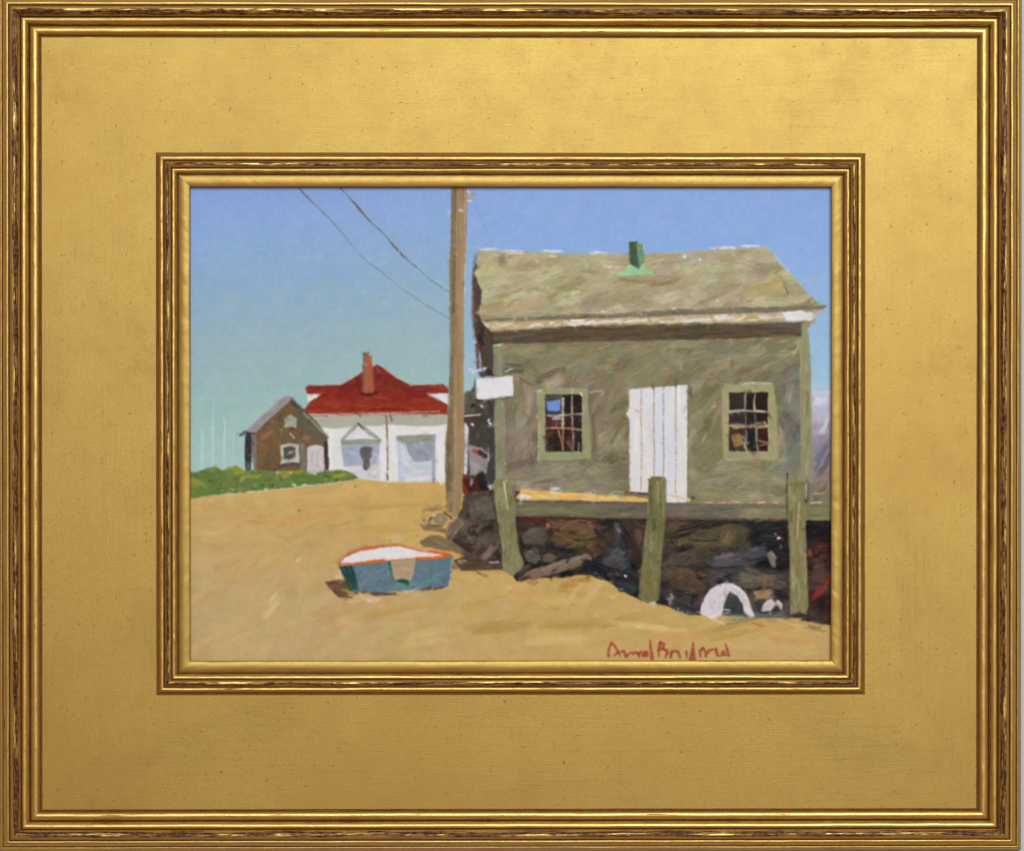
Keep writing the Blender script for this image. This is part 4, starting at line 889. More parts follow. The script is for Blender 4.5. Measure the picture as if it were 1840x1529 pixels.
fill([(930, 1042), (950, 1026), (1000, 1010), (1050, 996), (1058, 996), (1065, 1003), (1062, 1010), (1035, 1020), (1000, 1030), (960, 1040)], [(124, 104, 86), (112, 94, 78), (134, 114, 96)], R_PLANK, n=22, length=(26, 60), width=(4, 7), ang=-0.32, spread=0.05, bend=1, h=0.5, rough=0.9)
smear(926, 1040, 960, 1030, 9, (70, 54, 44), 5); smear(925, 1020, 955, 1012, 7, (84, 66, 46), 3); bits(6, (940, 1012, 956, 1018), (206, 190, 160), (0.6, 1.2), 0.8, 2.5, -0.2, 0.5)
smear(985, 1034, 1010, 1030, 6, (60, 58, 50), 4); smear(1020, 1030, 1044, 1022, 6, (58, 52, 44), 4); bits(5, (1000, 1030, 1014, 1038), (206, 200, 204), (0.6, 1.2), 0.9, 2.5, 0.2, 0.5); stroke(990, 1036, 1014, 1038, 2, (186, 160, 96), 1, 0.8)
smear(1000, 1055, 1050, 1040, 8, (170, 122, 62), 5, 3, 0.6); smear(1030, 1046, 1076, 1036, 7, (176, 122, 64), 5, 2, 0.7); bits(14, (1045, 1028, 1076, 1034), (218, 214, 206), (0.8, 1.6), 0.9, 3, -0.1, 0.6); bits(22, (1078, 1042, 1102, 1056), (204, 198, 200), (0.8, 1.8), 0.85, 2, 0.5, 0.6)
smear(940, 1046, 975, 1042, 4, (150, 112, 72), 4, 2, 0.7); smear(1000, 1062, 1030, 1060, 7, (168, 124, 72), 3, 3, 0.5); smear(1060, 1070, 1080, 1056, 9, (202, 174, 142), 3, 3, 0.5); smear(1095, 1078, 1120, 1062, 5, (212, 172, 94), 3)
for q in [(1210, 990, 1260, 975, 10, (40, 36, 38)), (1280, 1000, 1340, 985, 9, (52, 48, 50)), (1330, 1010, 1390, 980, 12, (36, 34, 40)), (1225, 1025, 1290, 1010, 12, (48, 42, 40)), (1210, 1060, 1240, 1030, 12, (58, 44, 36)), (1240, 1085, 1262, 1060, 12, (34, 34, 38)), (1355, 1040, 1410, 1025, 10, (56, 48, 48)), (940, 950, 960, 1005, 10, (34, 28, 30)), (995, 1000, 1060, 985, 8, (30, 28, 30)), (1060, 970, 1090, 1000, 10, (60, 42, 34)), (1040, 1010, 1100, 1030, 10, (26, 28, 32)), (1130, 960, 1150, 1020, 9, (52, 36, 36)), (1460, 940, 1490, 965, 14, (18, 14, 16))]:
    smear(*q, 5, 4, 0.8)
# right bay
smear(1205, 948, 1335, 952, 13, (86, 76, 52), 12, 5); smear(1230, 975, 1330, 965, 12, (90, 78, 54), 10, 5); smear(1300, 985, 1320, 950, 4, (132, 108, 72), 6, 5, 0.6); smear(1262, 982, 1270, 966, 4, (128, 106, 72), 3, 3, 0.6)
smear(1198, 938, 1420, 936, 7, (42, 34, 36), 10, 2); smear(1345, 944, 1415, 952, 13, (30, 28, 31), 10, 4); smear(1360, 965, 1415, 972, 14, (34, 31, 34), 8, 4); smear(1395, 985, 1418, 1020, 14, (34, 30, 33), 7, 4)
smear(1200, 975, 1212, 980, 9, (34, 32, 36), 4); smear(1275, 1032, 1385, 985, 12, (74, 70, 74), 12, 5); smear(1290, 1040, 1380, 1020, 10, (58, 56, 58), 8, 4); smear(1268, 1012, 1310, 1004, 8, (82, 78, 80), 5); smear(1290, 1000, 1335, 996, 8, (112, 98, 90), 4)
fill([(1377, 994), (1388, 990), (1396, 1000), (1394, 1020), (1388, 1018)], [(128, 114, 98), (112, 100, 88)], R_UND, n=5, length=(8, 18), width=(4, 6), ang=1.2); smear(1401, 974, 1403, 990, 5, (98, 96, 92), 3, 1.5); dab(1401, 968, 3.4, (214, 196, 182)); dab(1407, 970, 2.4, (150, 52, 36)); dab(1395, 960, 1.8, (190, 176, 170)); dab(1391, 998, 1.6, (226, 226, 222))
smear(1204, 1000, 1255, 1050, 13, (86, 72, 56), 10, 8); smear(1204, 1040, 1268, 1060, 13, (84, 64, 50), 9, 7); smear(1204, 1070, 1250, 1080, 12, (60, 58, 54), 7, 5); dab(1258, 1038, 5, (34, 30, 30), 0, 0.95, 0.3, 3.5); smear(1254, 1036, 1270, 1034, 4, (178, 128, 86), 3, 2); smear(1232, 995, 1240, 1010, 3, (130, 112, 94), 4, 4, 0.6)
smear(1285, 1045, 1320, 1042, 12, (36, 36, 38), 8, 3); smear(1325, 1042, 1415, 1045, 10, (104, 88, 72), 9, 4); smear(1322, 1036, 1350, 1040, 6, (110, 112, 84), 4, 2); smear(1372, 1052, 1384, 1050, 7, (150, 112, 86), 4, 2); smear(1340, 1056, 1352, 1062, 8, (36, 32, 34), 5, 3)
fill([(1353, 1062), (1388, 1058), (1390, 1066), (1380, 1076), (1362, 1076)], [(160, 128, 98), (148, 118, 90)], R_UND, n=6, length=(12, 26), width=(4, 7), ang=0, spread=0.2); smear(1395, 1062, 1418, 1080, 12, (34, 28, 30), 7, 4); smear(1355, 1090, 1415, 1092, 11, (52, 54, 56), 9, 3); smear(1300, 1106, 1430, 1108, 5, (92, 104, 104), 8, 1.5, 0.6); smear(1210, 1085, 1258, 1100, 10, (46, 50, 52), 8, 3)
smear(1202, 1068, 1216, 1080, 9, (176, 160, 160), 5, 3, 0.7); bits(22, (1210, 1094, 1244, 1104), (216, 210, 214), (0.8, 1.8), 0.85, 2.4, 0.25, 0.6); smear(1170, 1082, 1184, 1086, 6, (208, 198, 196), 5, 2, 0.8)
smear(1462, 950, 1490, 955, 13, (28, 22, 25), 8, 4); smear(1460, 985, 1490, 980, 10, (92, 40, 34), 5, 4); smear(1462, 1010, 1490, 1005, 13, (76, 52, 46), 7, 5)
for k in range(8): stroke(1456 + k * 3, 1085 - k * 2, 1478 + k * 3, 1035 - k * 2, 4, jit((124, 50, 38), 6, 3), 2, 0.7, 0.5, 0.4)
smear(1456, 985, 1460, 1005, 5, (150, 76, 44), 4, 1.5, 0.8); bits(5, (1456, 990, 1460, 1010), (214, 150, 110), (0.6, 1.2), 0.8, 2, 1.2, 0.5); smear(1440, 1110, 1490, 1116, 9, (54, 44, 42), 7, 3); smear(1444, 1122, 1490, 1128, 5, (128, 104, 72), 4, 2, 0.6)

for bx, by, rx, ry, c in [(958, 965, 20, 15, (92, 84, 76)), (955, 1000, 13, 12, (100, 90, 80)), (986, 1003, 11, 8, (112, 96, 82)), (1230, 1005, 20, 13, (80, 70, 60)), (1300, 1010, 30, 10, (84, 80, 84)), (1360, 995, 24, 10, (76, 74, 82)), (1226, 1048, 20, 14, (84, 66, 52)), (1345, 1050, 24, 8, (98, 88, 72)), (1404, 1052, 14, 9, (96, 82, 68)), (1105, 1008, 20, 12, (78, 78, 80)), (1050, 962, 22, 8, (104, 80, 54)), (1270, 960, 34, 11, (86, 76, 56)), (868, 965, 18, 12, (96, 82, 72)), (862, 915, 16, 12, (104, 94, 80)), (1472, 1030, 14, 20, (84, 58, 50))]:
    t_ = np.linspace(0, 2 * math.pi, 9)[:-1]; kk = rng.uniform(0.75, 1.15, 8)
    fill(list(zip(bx + rx * kk * np.cos(t_), by + ry * kk * np.sin(t_))), [c, tuple(np.array(c) * 0.82)], R_UND if bx > 905 else R_ROCK, n=7, length=(10, 24), width=(5, 9), ang=-0.3, spread=0.4, h=0.35, rough=1.6, a=0.8)
    for k in range(2): stroke(bx - rx * 0.6, by - ry * 0.45 + rng.normal(0, 2), bx + rx * 0.5, by - ry * 0.7 + rng.normal(0, 2), 5, jit(np.array(c) * 1.28, 5, 2), -2, 0.6, 0.6, 0.35, 0, None, 8, 0, 0.28)
    stroke(bx - rx, by + ry * 0.9, bx + rx, by + ry * 0.9, 6, (34, 29, 29), 2, 0.7, 0.5, 0.3, 0, None, 5, 0, 0.25)
# ---------------------------------------------------------------- white arched hulls
fill([(1257, 1102), (1262, 1086), (1266, 1076), (1276, 1061), (1290, 1051), (1304, 1047), (1318, 1049), (1331, 1056), (1342, 1068), (1348, 1080), (1351, 1094), (1358, 1107), (1352, 1110), (1346, 1107), (1338, 1098), (1334, 1084), (1325, 1070), (1314, 1063), (1308, 1070), (1303, 1082), (1300, 1098), (1298, 1106), (1288, 1110), (1280, 1115), (1270, 1108)], [(214, 206, 208), (220, 212, 210), (202, 194, 198)], R_SHELL, n=40, length=(12, 30), width=(3, 6), ang=lambda x, y: -1.15 + (x - 1262) * 0.022, spread=0.15, bend=4, h=0.5, rough=0.7)
for k in range(6):
    a0 = k * 5
    line([(1272 + a0, 1098), (1276 + a0, 1078), (1284 + a0 * 0.9, 1064), (1296 + a0 * 0.6, 1054 + k * 0.7)], 1.1, (166, 148, 140), 0, 0.6, 0.7, 0.1)
for k in range(4): line([(1316 + k * 4, 1056 + k * 2), (1328 + k * 3, 1068 + k * 1.5), (1340 + k, 1088)], 1.1, (160, 150, 158), 0, 0.55, 0.7, 0.1)
line([(1314, 1064), (1307, 1074), (1303, 1090)], 2, (156, 110, 92), 0, 0.6, 0.5)
fill([(1303, 1090), (1308, 1074), (1315, 1066), (1326, 1074), (1334, 1088), (1337, 1104), (1302, 1106)], [(62, 66, 66), (52, 54, 56)], R_UND, n=10, length=(10, 22), width=(5, 8), ang=0.9, rough=0.8); line([(1301, 1097), (1313, 1097)], 2, (206, 220, 220), 0, 0.9); line([(1301, 1104), (1310, 1101)], 1.6, (226, 232, 230), 0, 0.85, 0.4)
fill([(1369, 1098), (1373, 1086), (1380, 1078), (1388, 1076), (1394, 1082), (1400, 1078), (1407, 1086), (1406, 1098), (1400, 1090), (1394, 1088), (1386, 1098)], [(206, 190, 186), (190, 176, 174)], R_SHELL2, n=8, length=(8, 16), width=(3, 5), ang=-1.0, h=0.5, rough=0.8); dab(1385, 1102, 1.4, (220, 226, 226))

# ---------------------------------------------------------------- deck
fill([(905, 900), (1000, 899), (1162, 903), (1300, 906), (1512, 904), (1512, 936), (1300, 934), (1162, 932), (1000, 929), (905, 927)], lambda x, y: np.array((112, 108, 78.)) if x < 1080 else (np.array((112, 102, 84.)) if x < 1330 else np.array((124, 118, 84.))), R_DECK, n=110, length=(24, 70), width=(5, 10), ang=0.02, spread=0.04, bend=1, h=0.3, sd=6, cv=6, rough=0.6)
line([(928, 901), (1000, 901), (1100, 904), (1162, 905), (1240, 907)], 5, (92, 84, 88), R_DECK, 0.8, 0.4); line([(1200, 908), (1330, 909), (1420, 910)], 6, (110, 96, 96), R_DECK, 0.7, 0.5); line([(905, 928), (1000, 930), (1162, 934), (1420, 936)], 3, (64, 34, 34), 0, 0.8, 0.4); line([(1200, 930), (1330, 934), (1420, 934)], 5, (78, 54, 52), 0, 0.7, 0.4)
smear(1100, 914, 1160, 916, 9, (92, 92, 76), 5, 2); smear(1260, 915, 1320, 914, 7, (100, 100, 88), 4, 2)
fill([(926, 896), (934, 886), (937, 878), (960, 881), (1000, 884), (1050, 887), (1110, 891), (1165, 895), (1242, 896), (1240, 902), (1160, 902), (1000, 899), (935, 898)], [(224, 180, 100), (218, 170, 86), (230, 192, 120)], R_DECKTOP, n=40, length=(16, 44), width=(4, 7), ang=0.05, spread=0.06, h=0.5, rough=0.8)
smear(930, 890, 960, 892, 6, (226, 216, 214), 5, 2); smear(985, 883, 1014, 876, 5, (222, 218, 210), 5, 1.5); smear(1045, 884, 1075, 888, 3, (214, 206, 188), 4, 1.2); smear(1090, 888, 1130, 892, 2.5, (206, 198, 180), 4, 1.2); smear(940, 872, 1000, 872, 5, (136, 122, 92), 4, 1.5)
for x in range(1268, 1412, 24): stroke(x + rng.normal(0, 3), 903, x + 16, 902, 3, jit((222, 196, 164), 6, 3), 0.6, 0.9, 0.5, 0.5)
line([(1255, 904), (1330, 905), (1412, 905)], 1.4, (196, 138, 104), 0, 0.8, 0.4); stroke(1455, 904, 1482, 903, 3, (220, 206, 190), 0, 0.8)

# ---------------------------------------------------------------- signboard
fill([(855, 681), (880, 680), (922, 675), (922, 711), (900, 713), (888, 716), (870, 718), (856, 716)], [(228, 222, 224), (222, 218, 222)], R_BOARD, n=10, length=(24, 56), width=(6, 11), ang=-0.05, spread=0.06, h=0.5, cv=3, sd=3, hue=1.5, rough=0.7)
line([(886, 717), (905, 717), (916, 714)], 2.4, (72, 66, 62), 0, 0.85, 0.3); line([(858, 719), (880, 719)], 2.0, (52, 48, 46), 0, 0.85)

# ---------------------------------------------------------------- windows
def window(outer, fcols, R_W, x0, x1, y0, y1, vx, hy, R_P, pcols, fr=0.8):
    fill(outer, fcols, R_W, n=26, length=(16, 44), width=(5, 8), ang=1.4, spread=0.5, h=0.4, rough=fr)
    xs = [x0] + vx + [x1]; ys = [y0] + hy + [y1]
    k = 0
    for j in range(3):
        for i in range(3):
            fill([(xs[i], ys[j]), (xs[i + 1], ys[j]), (xs[i + 1], ys[j + 1]), (xs[i], ys[j + 1])], [pcols[k]], R_P[k], n=7, length=(8, 20), width=(3, 7), ang=1.2, spread=0.6, h=0.4, sd=7, cv=7, rough=0.5); k += 1
window([(964, 704), (974, 697), (1056, 698), (1060, 760), (1062, 824), (967, 829), (968, 770)], [(158, 154, 110), (150, 148, 106), (142, 144, 110)], R_WIN1, 980, 1046, 709, 812, [1011, 1028], [745, 769], R_P1,
       [(62, 58, 64), (28, 18, 20), (38, 16, 20), (72, 36, 32), (54, 20, 20), (36, 20, 24), (48, 28, 22), (56, 30, 24), (40, 26, 24)])
fill([(982, 721), (1008, 717), (1007, 736), (1002, 738), (985, 738)], [(116, 146, 208), (108, 138, 202)], R_P1[0], n=6, length=(10, 22), width=(5, 8), ang=1.5, h=0.4, rough=0.7); line([(980, 716), (1008, 713)], 4, (84, 78, 72), 0, 0.9)
line([(982, 738), (983, 746)], 5, (34, 28, 30), 0, 0.9); line([(984, 746), (1000, 749), (1012, 745)], [3, 4, 3], (206, 210, 202), 0, 0.9); line([(994, 753), (1008, 752)], 4, (186, 192, 214), 0, 0.85)
smear(990, 760, 1006, 768, 6, (128, 54, 42), 4, 2); smear(984, 790, 1000, 780, 8, (98, 62, 36), 5, 4); smear(1014, 785, 1028, 792, 7, (92, 46, 34), 5, 4); smear(980, 806, 1008, 803, 6, (60, 48, 38), 4, 2); smear(990, 798, 1004, 796, 7, (34, 20, 20), 4, 2); smear(1034, 800, 1044, 806, 6, (30, 18, 20), 4, 2)
line([(1012, 716), (1012, 745), (1011, 768)], [5, 4, 4], (196, 192, 164), R_WIN1, 0.9, 0.3, 0.5); line([(1028, 706), (1028, 740), (1029, 766)], [3, 3.4, 2.4], (192, 184, 150), R_WIN1, 0.9, 0.3, 0.5); line([(1000, 747), (1025, 745), (1046, 744)], [3, 4, 4], (196, 194, 176), R_WIN1, 0.9, 0.35, 0.5)
line([(982, 769), (1000, 768), (1014, 770)], [2, 3, 2], (150, 108, 78), R_WIN1, 0.8, 0.5, 0.4); line([(1030, 772), (1046, 773)], 3.4, (186, 150, 124), R_WIN1, 0.85, 0.4, 0.4); line([(1004, 774), (1008, 790), (1012, 806)], [3, 2.4, 2], (206, 158, 116), 0, 0.85, 0.4); line([(1010, 772), (1012, 812)], 1.4, (150, 96, 74), 0, 0.7, 0.5)
line([(1031, 778), (1030, 794)], 2.4, (214, 186, 156), 0, 0.9); line([(1018, 794), (1026, 806)], 1.5, (178, 148, 122), 0, 0.8); line([(1022, 792), (1030, 808)], 2, (196, 112, 94), 0, 0.8); line([(1040, 796), (1040, 810)], 2, (186, 170, 150), 0, 0.8); dab(1011, 808, 1.6, (226, 220, 206))
line([(981, 770), (1000, 769), (1022, 770), (1046, 772)], [2.4, 3, 2.6, 3], (184, 158, 128), R_WIN1, 0.85, 0.4, 0.4); line([(1012, 768), (1012, 790), (1011, 811)], [3, 2.2, 2.4], (178, 146, 118), R_WIN1, 0.8, 0.4, 0.4); line([(1029, 766), (1030, 790), (1030, 811)], [2.4, 2.6, 2], (188, 168, 142), R_WIN1, 0.8, 0.45, 0.4)
stroke(963, 703, 978, 701, 5, (206, 206, 190), 0, 0.85); line([(969, 760), (968, 800), (967, 828)], 2, (202, 200, 178), 0, 0.8, 0.5); line([(1044, 706), (1046, 711)], 3, (226, 226, 216)); stroke(1002, 697, 1010, 698, 3, (212, 208, 194)); stroke(980, 826, 1050, 822, 3, (176, 158, 112), 0, 0.5); stroke(985, 816, 1046, 812, 4, (150, 162, 108), 0, 0.7); stroke(985, 829, 1055, 826, 2, (150, 128, 98), 0, 0.7)
window([(1297, 698), (1306, 690), (1392, 690), (1397, 740), (1399, 822), (1390, 828), (1303, 826), (1300, 780)], [(160, 152, 110), (152, 146, 104), (166, 158, 118)], R_WIN2, 1310.5, 1381, 705, 811, [1341, 1358], [738, 767], R_P2,
       [(48, 36, 32), (26, 24, 25), (36, 12, 17), (50, 38, 33), (36, 27, 28), (38, 18, 20), (58, 42, 32), (26, 24, 27), (54, 24, 20)])
line([(1358, 708), (1356, 722), (1357, 736)], [2, 3.2, 5], (204, 172, 132), R_WIN2, 0.9, 0.4, 0.5); line([(1339, 710), (1340, 730)], 2.4, (120, 112, 108), R_WIN2, 0.8, 0.5); line([(1358, 744), (1358, 758)], 2.2, (128, 118, 112), R_WIN2, 0.85, 0.4); line([(1360, 770), (1361, 800), (1363, 811)], [4, 3, 3], (170, 160, 146), R_WIN2, 0.85, 0.4)
line([(1312, 741), (1325, 738), (1340, 737)], [4, 5, 3], (172, 164, 158), R_WIN2, 0.9, 0.4); line([(1356, 738), (1368, 739), (1380, 740)], [4, 4, 3], (216, 196, 172), R_WIN2, 0.9, 0.35, 0.5); line([(1340, 740), (1356, 739)], 5, (84, 70, 62), 0, 0.7)
line([(1312, 763), (1330, 763), (1348, 766)], [3, 5, 4], (138, 114, 96), R_WIN2, 0.85, 0.4); line([(1348, 764), (1362, 761), (1376, 760)], [5, 6, 5], (140, 120, 86), R_WIN2, 0.9, 0.4); line([(1318, 769), (1345, 767), (1362, 769), (1380, 767)], 2.0, (222, 184, 130), 0, 0.85, 0.45); line([(1375, 758), (1380, 767)], 2.4, (214, 178, 122), 0, 0.85)
fill([(1315, 783), (1330, 779), (1337, 784), (1336, 800), (1320, 804)], [(146, 116, 62), (134, 106, 66)], R_P2[6], n=5, length=(8, 18), width=(4, 7), ang=1.0); smear(1314, 795, 1318, 803, 6, (74, 34, 30), 3, 2)
line([(1338, 795), (1341, 805), (1344, 812)], [4, 5, 4], (210, 180, 136), 0, 0.85, 0.4); line([(1337, 784), (1345, 798)], 2, (190, 190, 192), 0, 0.7, 0.6); line([(1364, 792), (1380, 796)], 3.4, (178, 142, 84), 0, 0.8); dab(1372, 803, 6, (36, 24, 24), 0, 0.9, 0.3, 4); line([(1366, 801), (1378, 798)], 2.4, (200, 168, 110), 0, 0.8, 0.4); smear(1350, 800, 1356, 808, 6, (96, 80, 64), 3, 2)
line([(1341, 706), (1340, 736)], [2.4, 3], (168, 156, 142), R_WIN2, 0.85, 0.4, 0.4); line([(1341, 742), (1341, 762)], [2.6, 2.4], (158, 142, 124), R_WIN2, 0.85, 0.4, 0.4); line([(1342, 770), (1342, 796)], [2.4, 2.4], (160, 148, 134), R_WIN2, 0.8, 0.4, 0.4); line([(1312, 739), (1345, 738), (1381, 740)], [3.4, 3, 3.4], (196, 180, 158), R_WIN2, 0.85, 0.4, 0.4); line([(1312, 766), (1345, 766), (1381, 765)], [3.4, 3.4, 3], (190, 164, 126), R_WIN2, 0.85, 0.4, 0.4)
line([(1336, 690), (1350, 688), (1390, 689)], [3, 4, 2.4], (206, 208, 202), 0, 0.85, 0.5); stroke(1303, 827, 1330, 825, 2.5, (206, 178, 160), 0, 0.8); line([(1350, 826), (1378, 827)], 1.4, (140, 96, 84), 0, 0.8); stroke(1385, 820, 1412, 828, 4, (176, 160, 100), 2, 0.8); line([(1381, 715), (1382, 760), (1383, 800)], 1.6, (196, 186, 156), 0, 0.6, 0.6); line([(1299, 740), (1300, 790), (1303, 826)], 1.5, (190, 178, 128), 0, 0.6, 0.5)

# ---------------------------------------------------------------- door
xs = [1131, 1153, 1176, 1193, 1215, 1236]
for i in range(5):
    xa, xb = xs[i], xs[i + 1]
    ta = 699 - (xa - 1131) * 0.075; tb = 699 - (xb - 1131) * 0.075
    bot = 885 if i < 2 else 903
    cols = [[(226, 216, 206), (214, 213, 220)], [(224, 214, 205), (212, 213, 220)], [(216, 214, 220), (210, 211, 220)], [(219, 216, 218), (212, 213, 218)], [(222, 217, 212), (218, 215, 213)]][i]
    fill([(xa, ta), (xb, tb), (xb + 0.5, bot), (xa + (1 if i == 0 else 0), bot)], cols, R_PLK[i], n=18, length=(26, 80), width=(5, 10), ang=1.56, spread=0.03, bend=0.8, h=0.38, cv=3.5, sd=3.5, hue=2, rough=0.55)
dab(1130, 744, 6, (218, 216, 222), R_PLK[0], 1, 0.5, 11)
for x in (1153, 1176, 1193, 1215):
    line([(x, 698 - (x - 1131) * 0.075), (x - 0.6, 760), (x + 0.4, 820), (x - 0.8, 890 if x > 1160 else 880)], [1.9, 1.7, 1.9, 1.7], (150, 124, 98), R_DOOR, 0.85, 0.55, 0.0)
    bits(16, (x - 1.6, 700, x + 1.6, 890), (110, 84, 58), (0.5, 1.0), 0.8, 3.0, 1.57, 0.1)
bits(26, (1145, 738, 1195, 770), (184, 150, 112), (0.5, 1.0), 0.7, 2.5, 0.1, 0.2); line([(1142, 737), (1150, 740)], 1.8, (206, 112, 72), 0, 0.8); bits(10, (1172, 750, 1192, 756), (196, 140, 92), (0.4, 0.8), 0.8, 3, 0, 0.2)
line([(1172, 690), (1174, 698)], 4, (96, 88, 66), 0, 0.8); line([(1214, 684), (1215, 694)], 4, (92, 80, 60), 0, 0.8); line([(1236, 700), (1237, 800), (1236, 892)], 1.8, (104, 92, 66), 0, 0.75, 0.3); line([(1131, 800), (1132, 880)], 2, (150, 142, 118), 0, 0.5, 0.5)
smear(1200, 892, 1234, 893, 7, (234, 212, 184), 4, 2); line([(1192, 889), (1202, 889), (1234, 897)], 1.4, (170, 130, 100), 0, 0.7, 0.5); line([(1133, 885), (1150, 886), (1168, 889)], [3, 4, 3.4], (80, 50, 46), 0, 0.9); smear(1120, 886, 1130, 889, 6, (92, 74, 62), 4, 1.5)
smear(1239, 893, 1252, 896, 7, (66, 50, 46), 5, 2); dab(1238, 900, 2, (222, 202, 180)); line([(1238, 904), (1236, 901)], 3, (150, 100, 70), 0, 0.8)

# ---------------------------------------------------------------- rocks at the foot of the pole
fill([(832, 890), (846, 884), (884, 880), (892, 930), (900, 985), (908, 1024), (860, 1024), (822, 1020), (815, 1006), (836, 1000), (808, 980), (800, 960), (806, 948), (822, 930), (830, 910)], [(84, 68, 56), (74, 60, 52), (98, 82, 68), (66, 52, 48)], R_ROCK, n=110, length=(14, 40), width=(5, 10), ang=-0.9, spread=0.5, bend=7, h=0.45, sd=9, cv=9, rough=1.5)
fill([(845, 900), (862, 894), (884, 892), (890, 930), (852, 936), (842, 918)], [(98, 88, 74), (90, 82, 70)], R_ROCK, n=16, length=(12, 30), width=(5, 9), ang=0.2); smear(850, 906, 864, 904, 6, (136, 118, 100), 3, 2)
smear(808, 975, 838, 925, 9, (132, 110, 92), 6, 4, 0.8, 0, 8); smear(830, 960, 880, 945, 9, (54, 40, 40), 6, 3); smear(812, 968, 858, 990, 9, (56, 40, 40), 7, 3); smear(858, 975, 892, 960, 9, (92, 78, 66), 6, 4); smear(868, 1008, 892, 975, 8, (130, 104, 88), 5, 3); smear(890, 985, 900, 1015, 9, (48, 40, 38), 6, 2); smear(815, 1015, 900, 1018, 7, (80, 68, 46), 8, 2); smear(876, 1004, 898, 1004, 6, (56, 48, 46), 5, 2)
fill([(754, 974), (772, 962), (790, 962), (812, 972), (838, 990), (830, 996), (790, 988), (760, 982)], [(132, 110, 80), (120, 98, 74)], R_ROCKW, n=14, length=(16, 36), width=(4, 8), ang=0.4, spread=0.2); fill([(754, 942), (775, 940), (800, 950), (812, 962), (786, 956), (760, 952)], [(140, 118, 82), (124, 104, 78)], R_ROCKF, n=10, length=(14, 30), width=(4, 7), ang=0.2)
fill([(776, 930), (788, 922), (800, 922), (806, 932), (800, 944), (784, 942)], [(154, 134, 98), (142, 122, 90)], R_ROCKR, n=8, length=(10, 22), width=(4, 7), ang=0.3); smear(756, 935, 770, 934, 6, (132, 116, 104), 4, 2); line([(770, 938), (775, 930)], 4, (66, 62, 66), 0, 0.8); dab(780, 926, 3, (206, 198, 190), 0, 0.85); line([(780, 944), (795, 945)], 2.4, (74, 44, 40), 0, 0.8); line([(798, 920), (806, 926), (811, 932)], [4, 3.4, 3], (52, 40, 34), 0, 0.9)
smear(755, 918, 800, 909, 4, (150, 118, 82), 5, 1.5, 0.6); line([(775, 917), (790, 914), (800, 910)], [2, 3, 2], (96, 74, 60), 0, 0.8, 0.4); bits(9, (858, 965, 872, 985), (196, 188, 182), (0.5, 1.1), 0.85, 2.5, -1.0, 0.6); bits(9, (836, 990, 850, 1000), (200, 188, 176), (0.5, 1.2), 0.85, 2.2, -0.4, 0.6); line([(880, 1011), (896, 1010)], 2.6, (206, 194, 178), 0, 0.85, 0.5); smear(818, 1010, 842, 1010, 3, (204, 166, 110), 4, 1.5, 0.8); smear(760, 968, 800, 984, 2, (96, 78, 60), 4, 2, 0.6)
bits(14, (800, 955, 900, 1015), (150, 124, 104), (0.8, 1.8), 0.6, 3, -0.8, 0.5)

for q in [(846, 930, 880, 915, 9, (70, 62, 54)), (835, 965, 858, 930, 9, (108, 90, 76)), (850, 1000, 880, 985, 9, (64, 50, 46)), (868, 960, 890, 935, 8, (44, 34, 34)), (825, 990, 860, 1005, 8, (78, 60, 50)), (880, 1000, 900, 970, 7, (112, 92, 78)), (838, 948, 860, 968, 6, (40, 28, 30)), (862, 925, 885, 905, 7, (110, 98, 84))]:
    smear(*q, 4, 3, 0.75)
# ---------------------------------------------------------------- pilings
PC = [(132, 126, 88), (124, 118, 82), (140, 132, 94), (114, 108, 76)]
fill([(888, 866), (896, 860), (913, 861), (923, 872), (925, 900), (927, 945), (933, 990), (941, 1012), (936, 1024), (922, 1036), (904, 1024), (902, 985), (894, 930), (888, 895)], PC, R_POST[0], n=60, length=(16, 46), width=(4, 9), ang=1.5, spread=0.1, h=0.45, sd=8, cv=9, rough=1.0)
line([(906, 868), (909, 890), (913, 916)], [3, 2, 1.6], (222, 212, 182), 0, 0.9, 0.3, 0.5); line([(905, 866), (911, 864)], 4, (178, 166, 120), 0, 0.8); bits(40, (900, 930, 930, 1015), (96, 86, 60), (0.7, 1.6), 0.7, 2, 1.4, 0.4); line([(925, 865), (926, 900)], 3, (100, 92, 66), 0, 0.7); bits(18, (886, 925, 906, 1000), (84, 50, 40), (0.6, 1.3), 0.75, 2, 1.2, 0.4); stroke(925, 890, 927, 884, 3, (196, 184, 160), 0, 0.8)
fill([(1167, 862), (1172, 857), (1196, 858), (1198, 868), (1198, 900), (1196, 945), (1190, 1000), (1188, 1050), (1186, 1080), (1162, 1084), (1148, 1074), (1151, 1035), (1157, 985), (1163, 930), (1165, 890)], [(120, 112, 72), (112, 106, 68), (128, 120, 80), (102, 98, 64)], R_POST[1], n=70, length=(18, 50), width=(4, 9), ang=1.52, spread=0.08, h=0.45, sd=7, cv=9, rough=0.8)
line([(1166, 862), (1174, 859), (1190, 858)], 3.4, (118, 96, 50), 0, 0.9); line([(1169, 868), (1171, 900), (1170, 925)], 7, (92, 86, 46), 0, 0.6); line([(1182, 866), (1184, 880), (1183, 905)], [3, 2, 1.6], (186, 174, 118), 0, 0.85, 0.4, 0.5); line([(1193, 880), (1192, 930)], 5, (150, 136, 92), 0, 0.6)
bits(60, (1172, 950, 1196, 1005), (64, 62, 44), (0.8, 2.0), 0.8, 1.8, 0.6, 0.5); bits(26, (1160, 940, 1192, 1010), (150, 150, 120), (0.7, 1.5), 0.7, 1.8, 0.6, 0.5); smear(1156, 1030, 1180, 1070, 9, (116, 108, 52), 6, 4, 0.6)
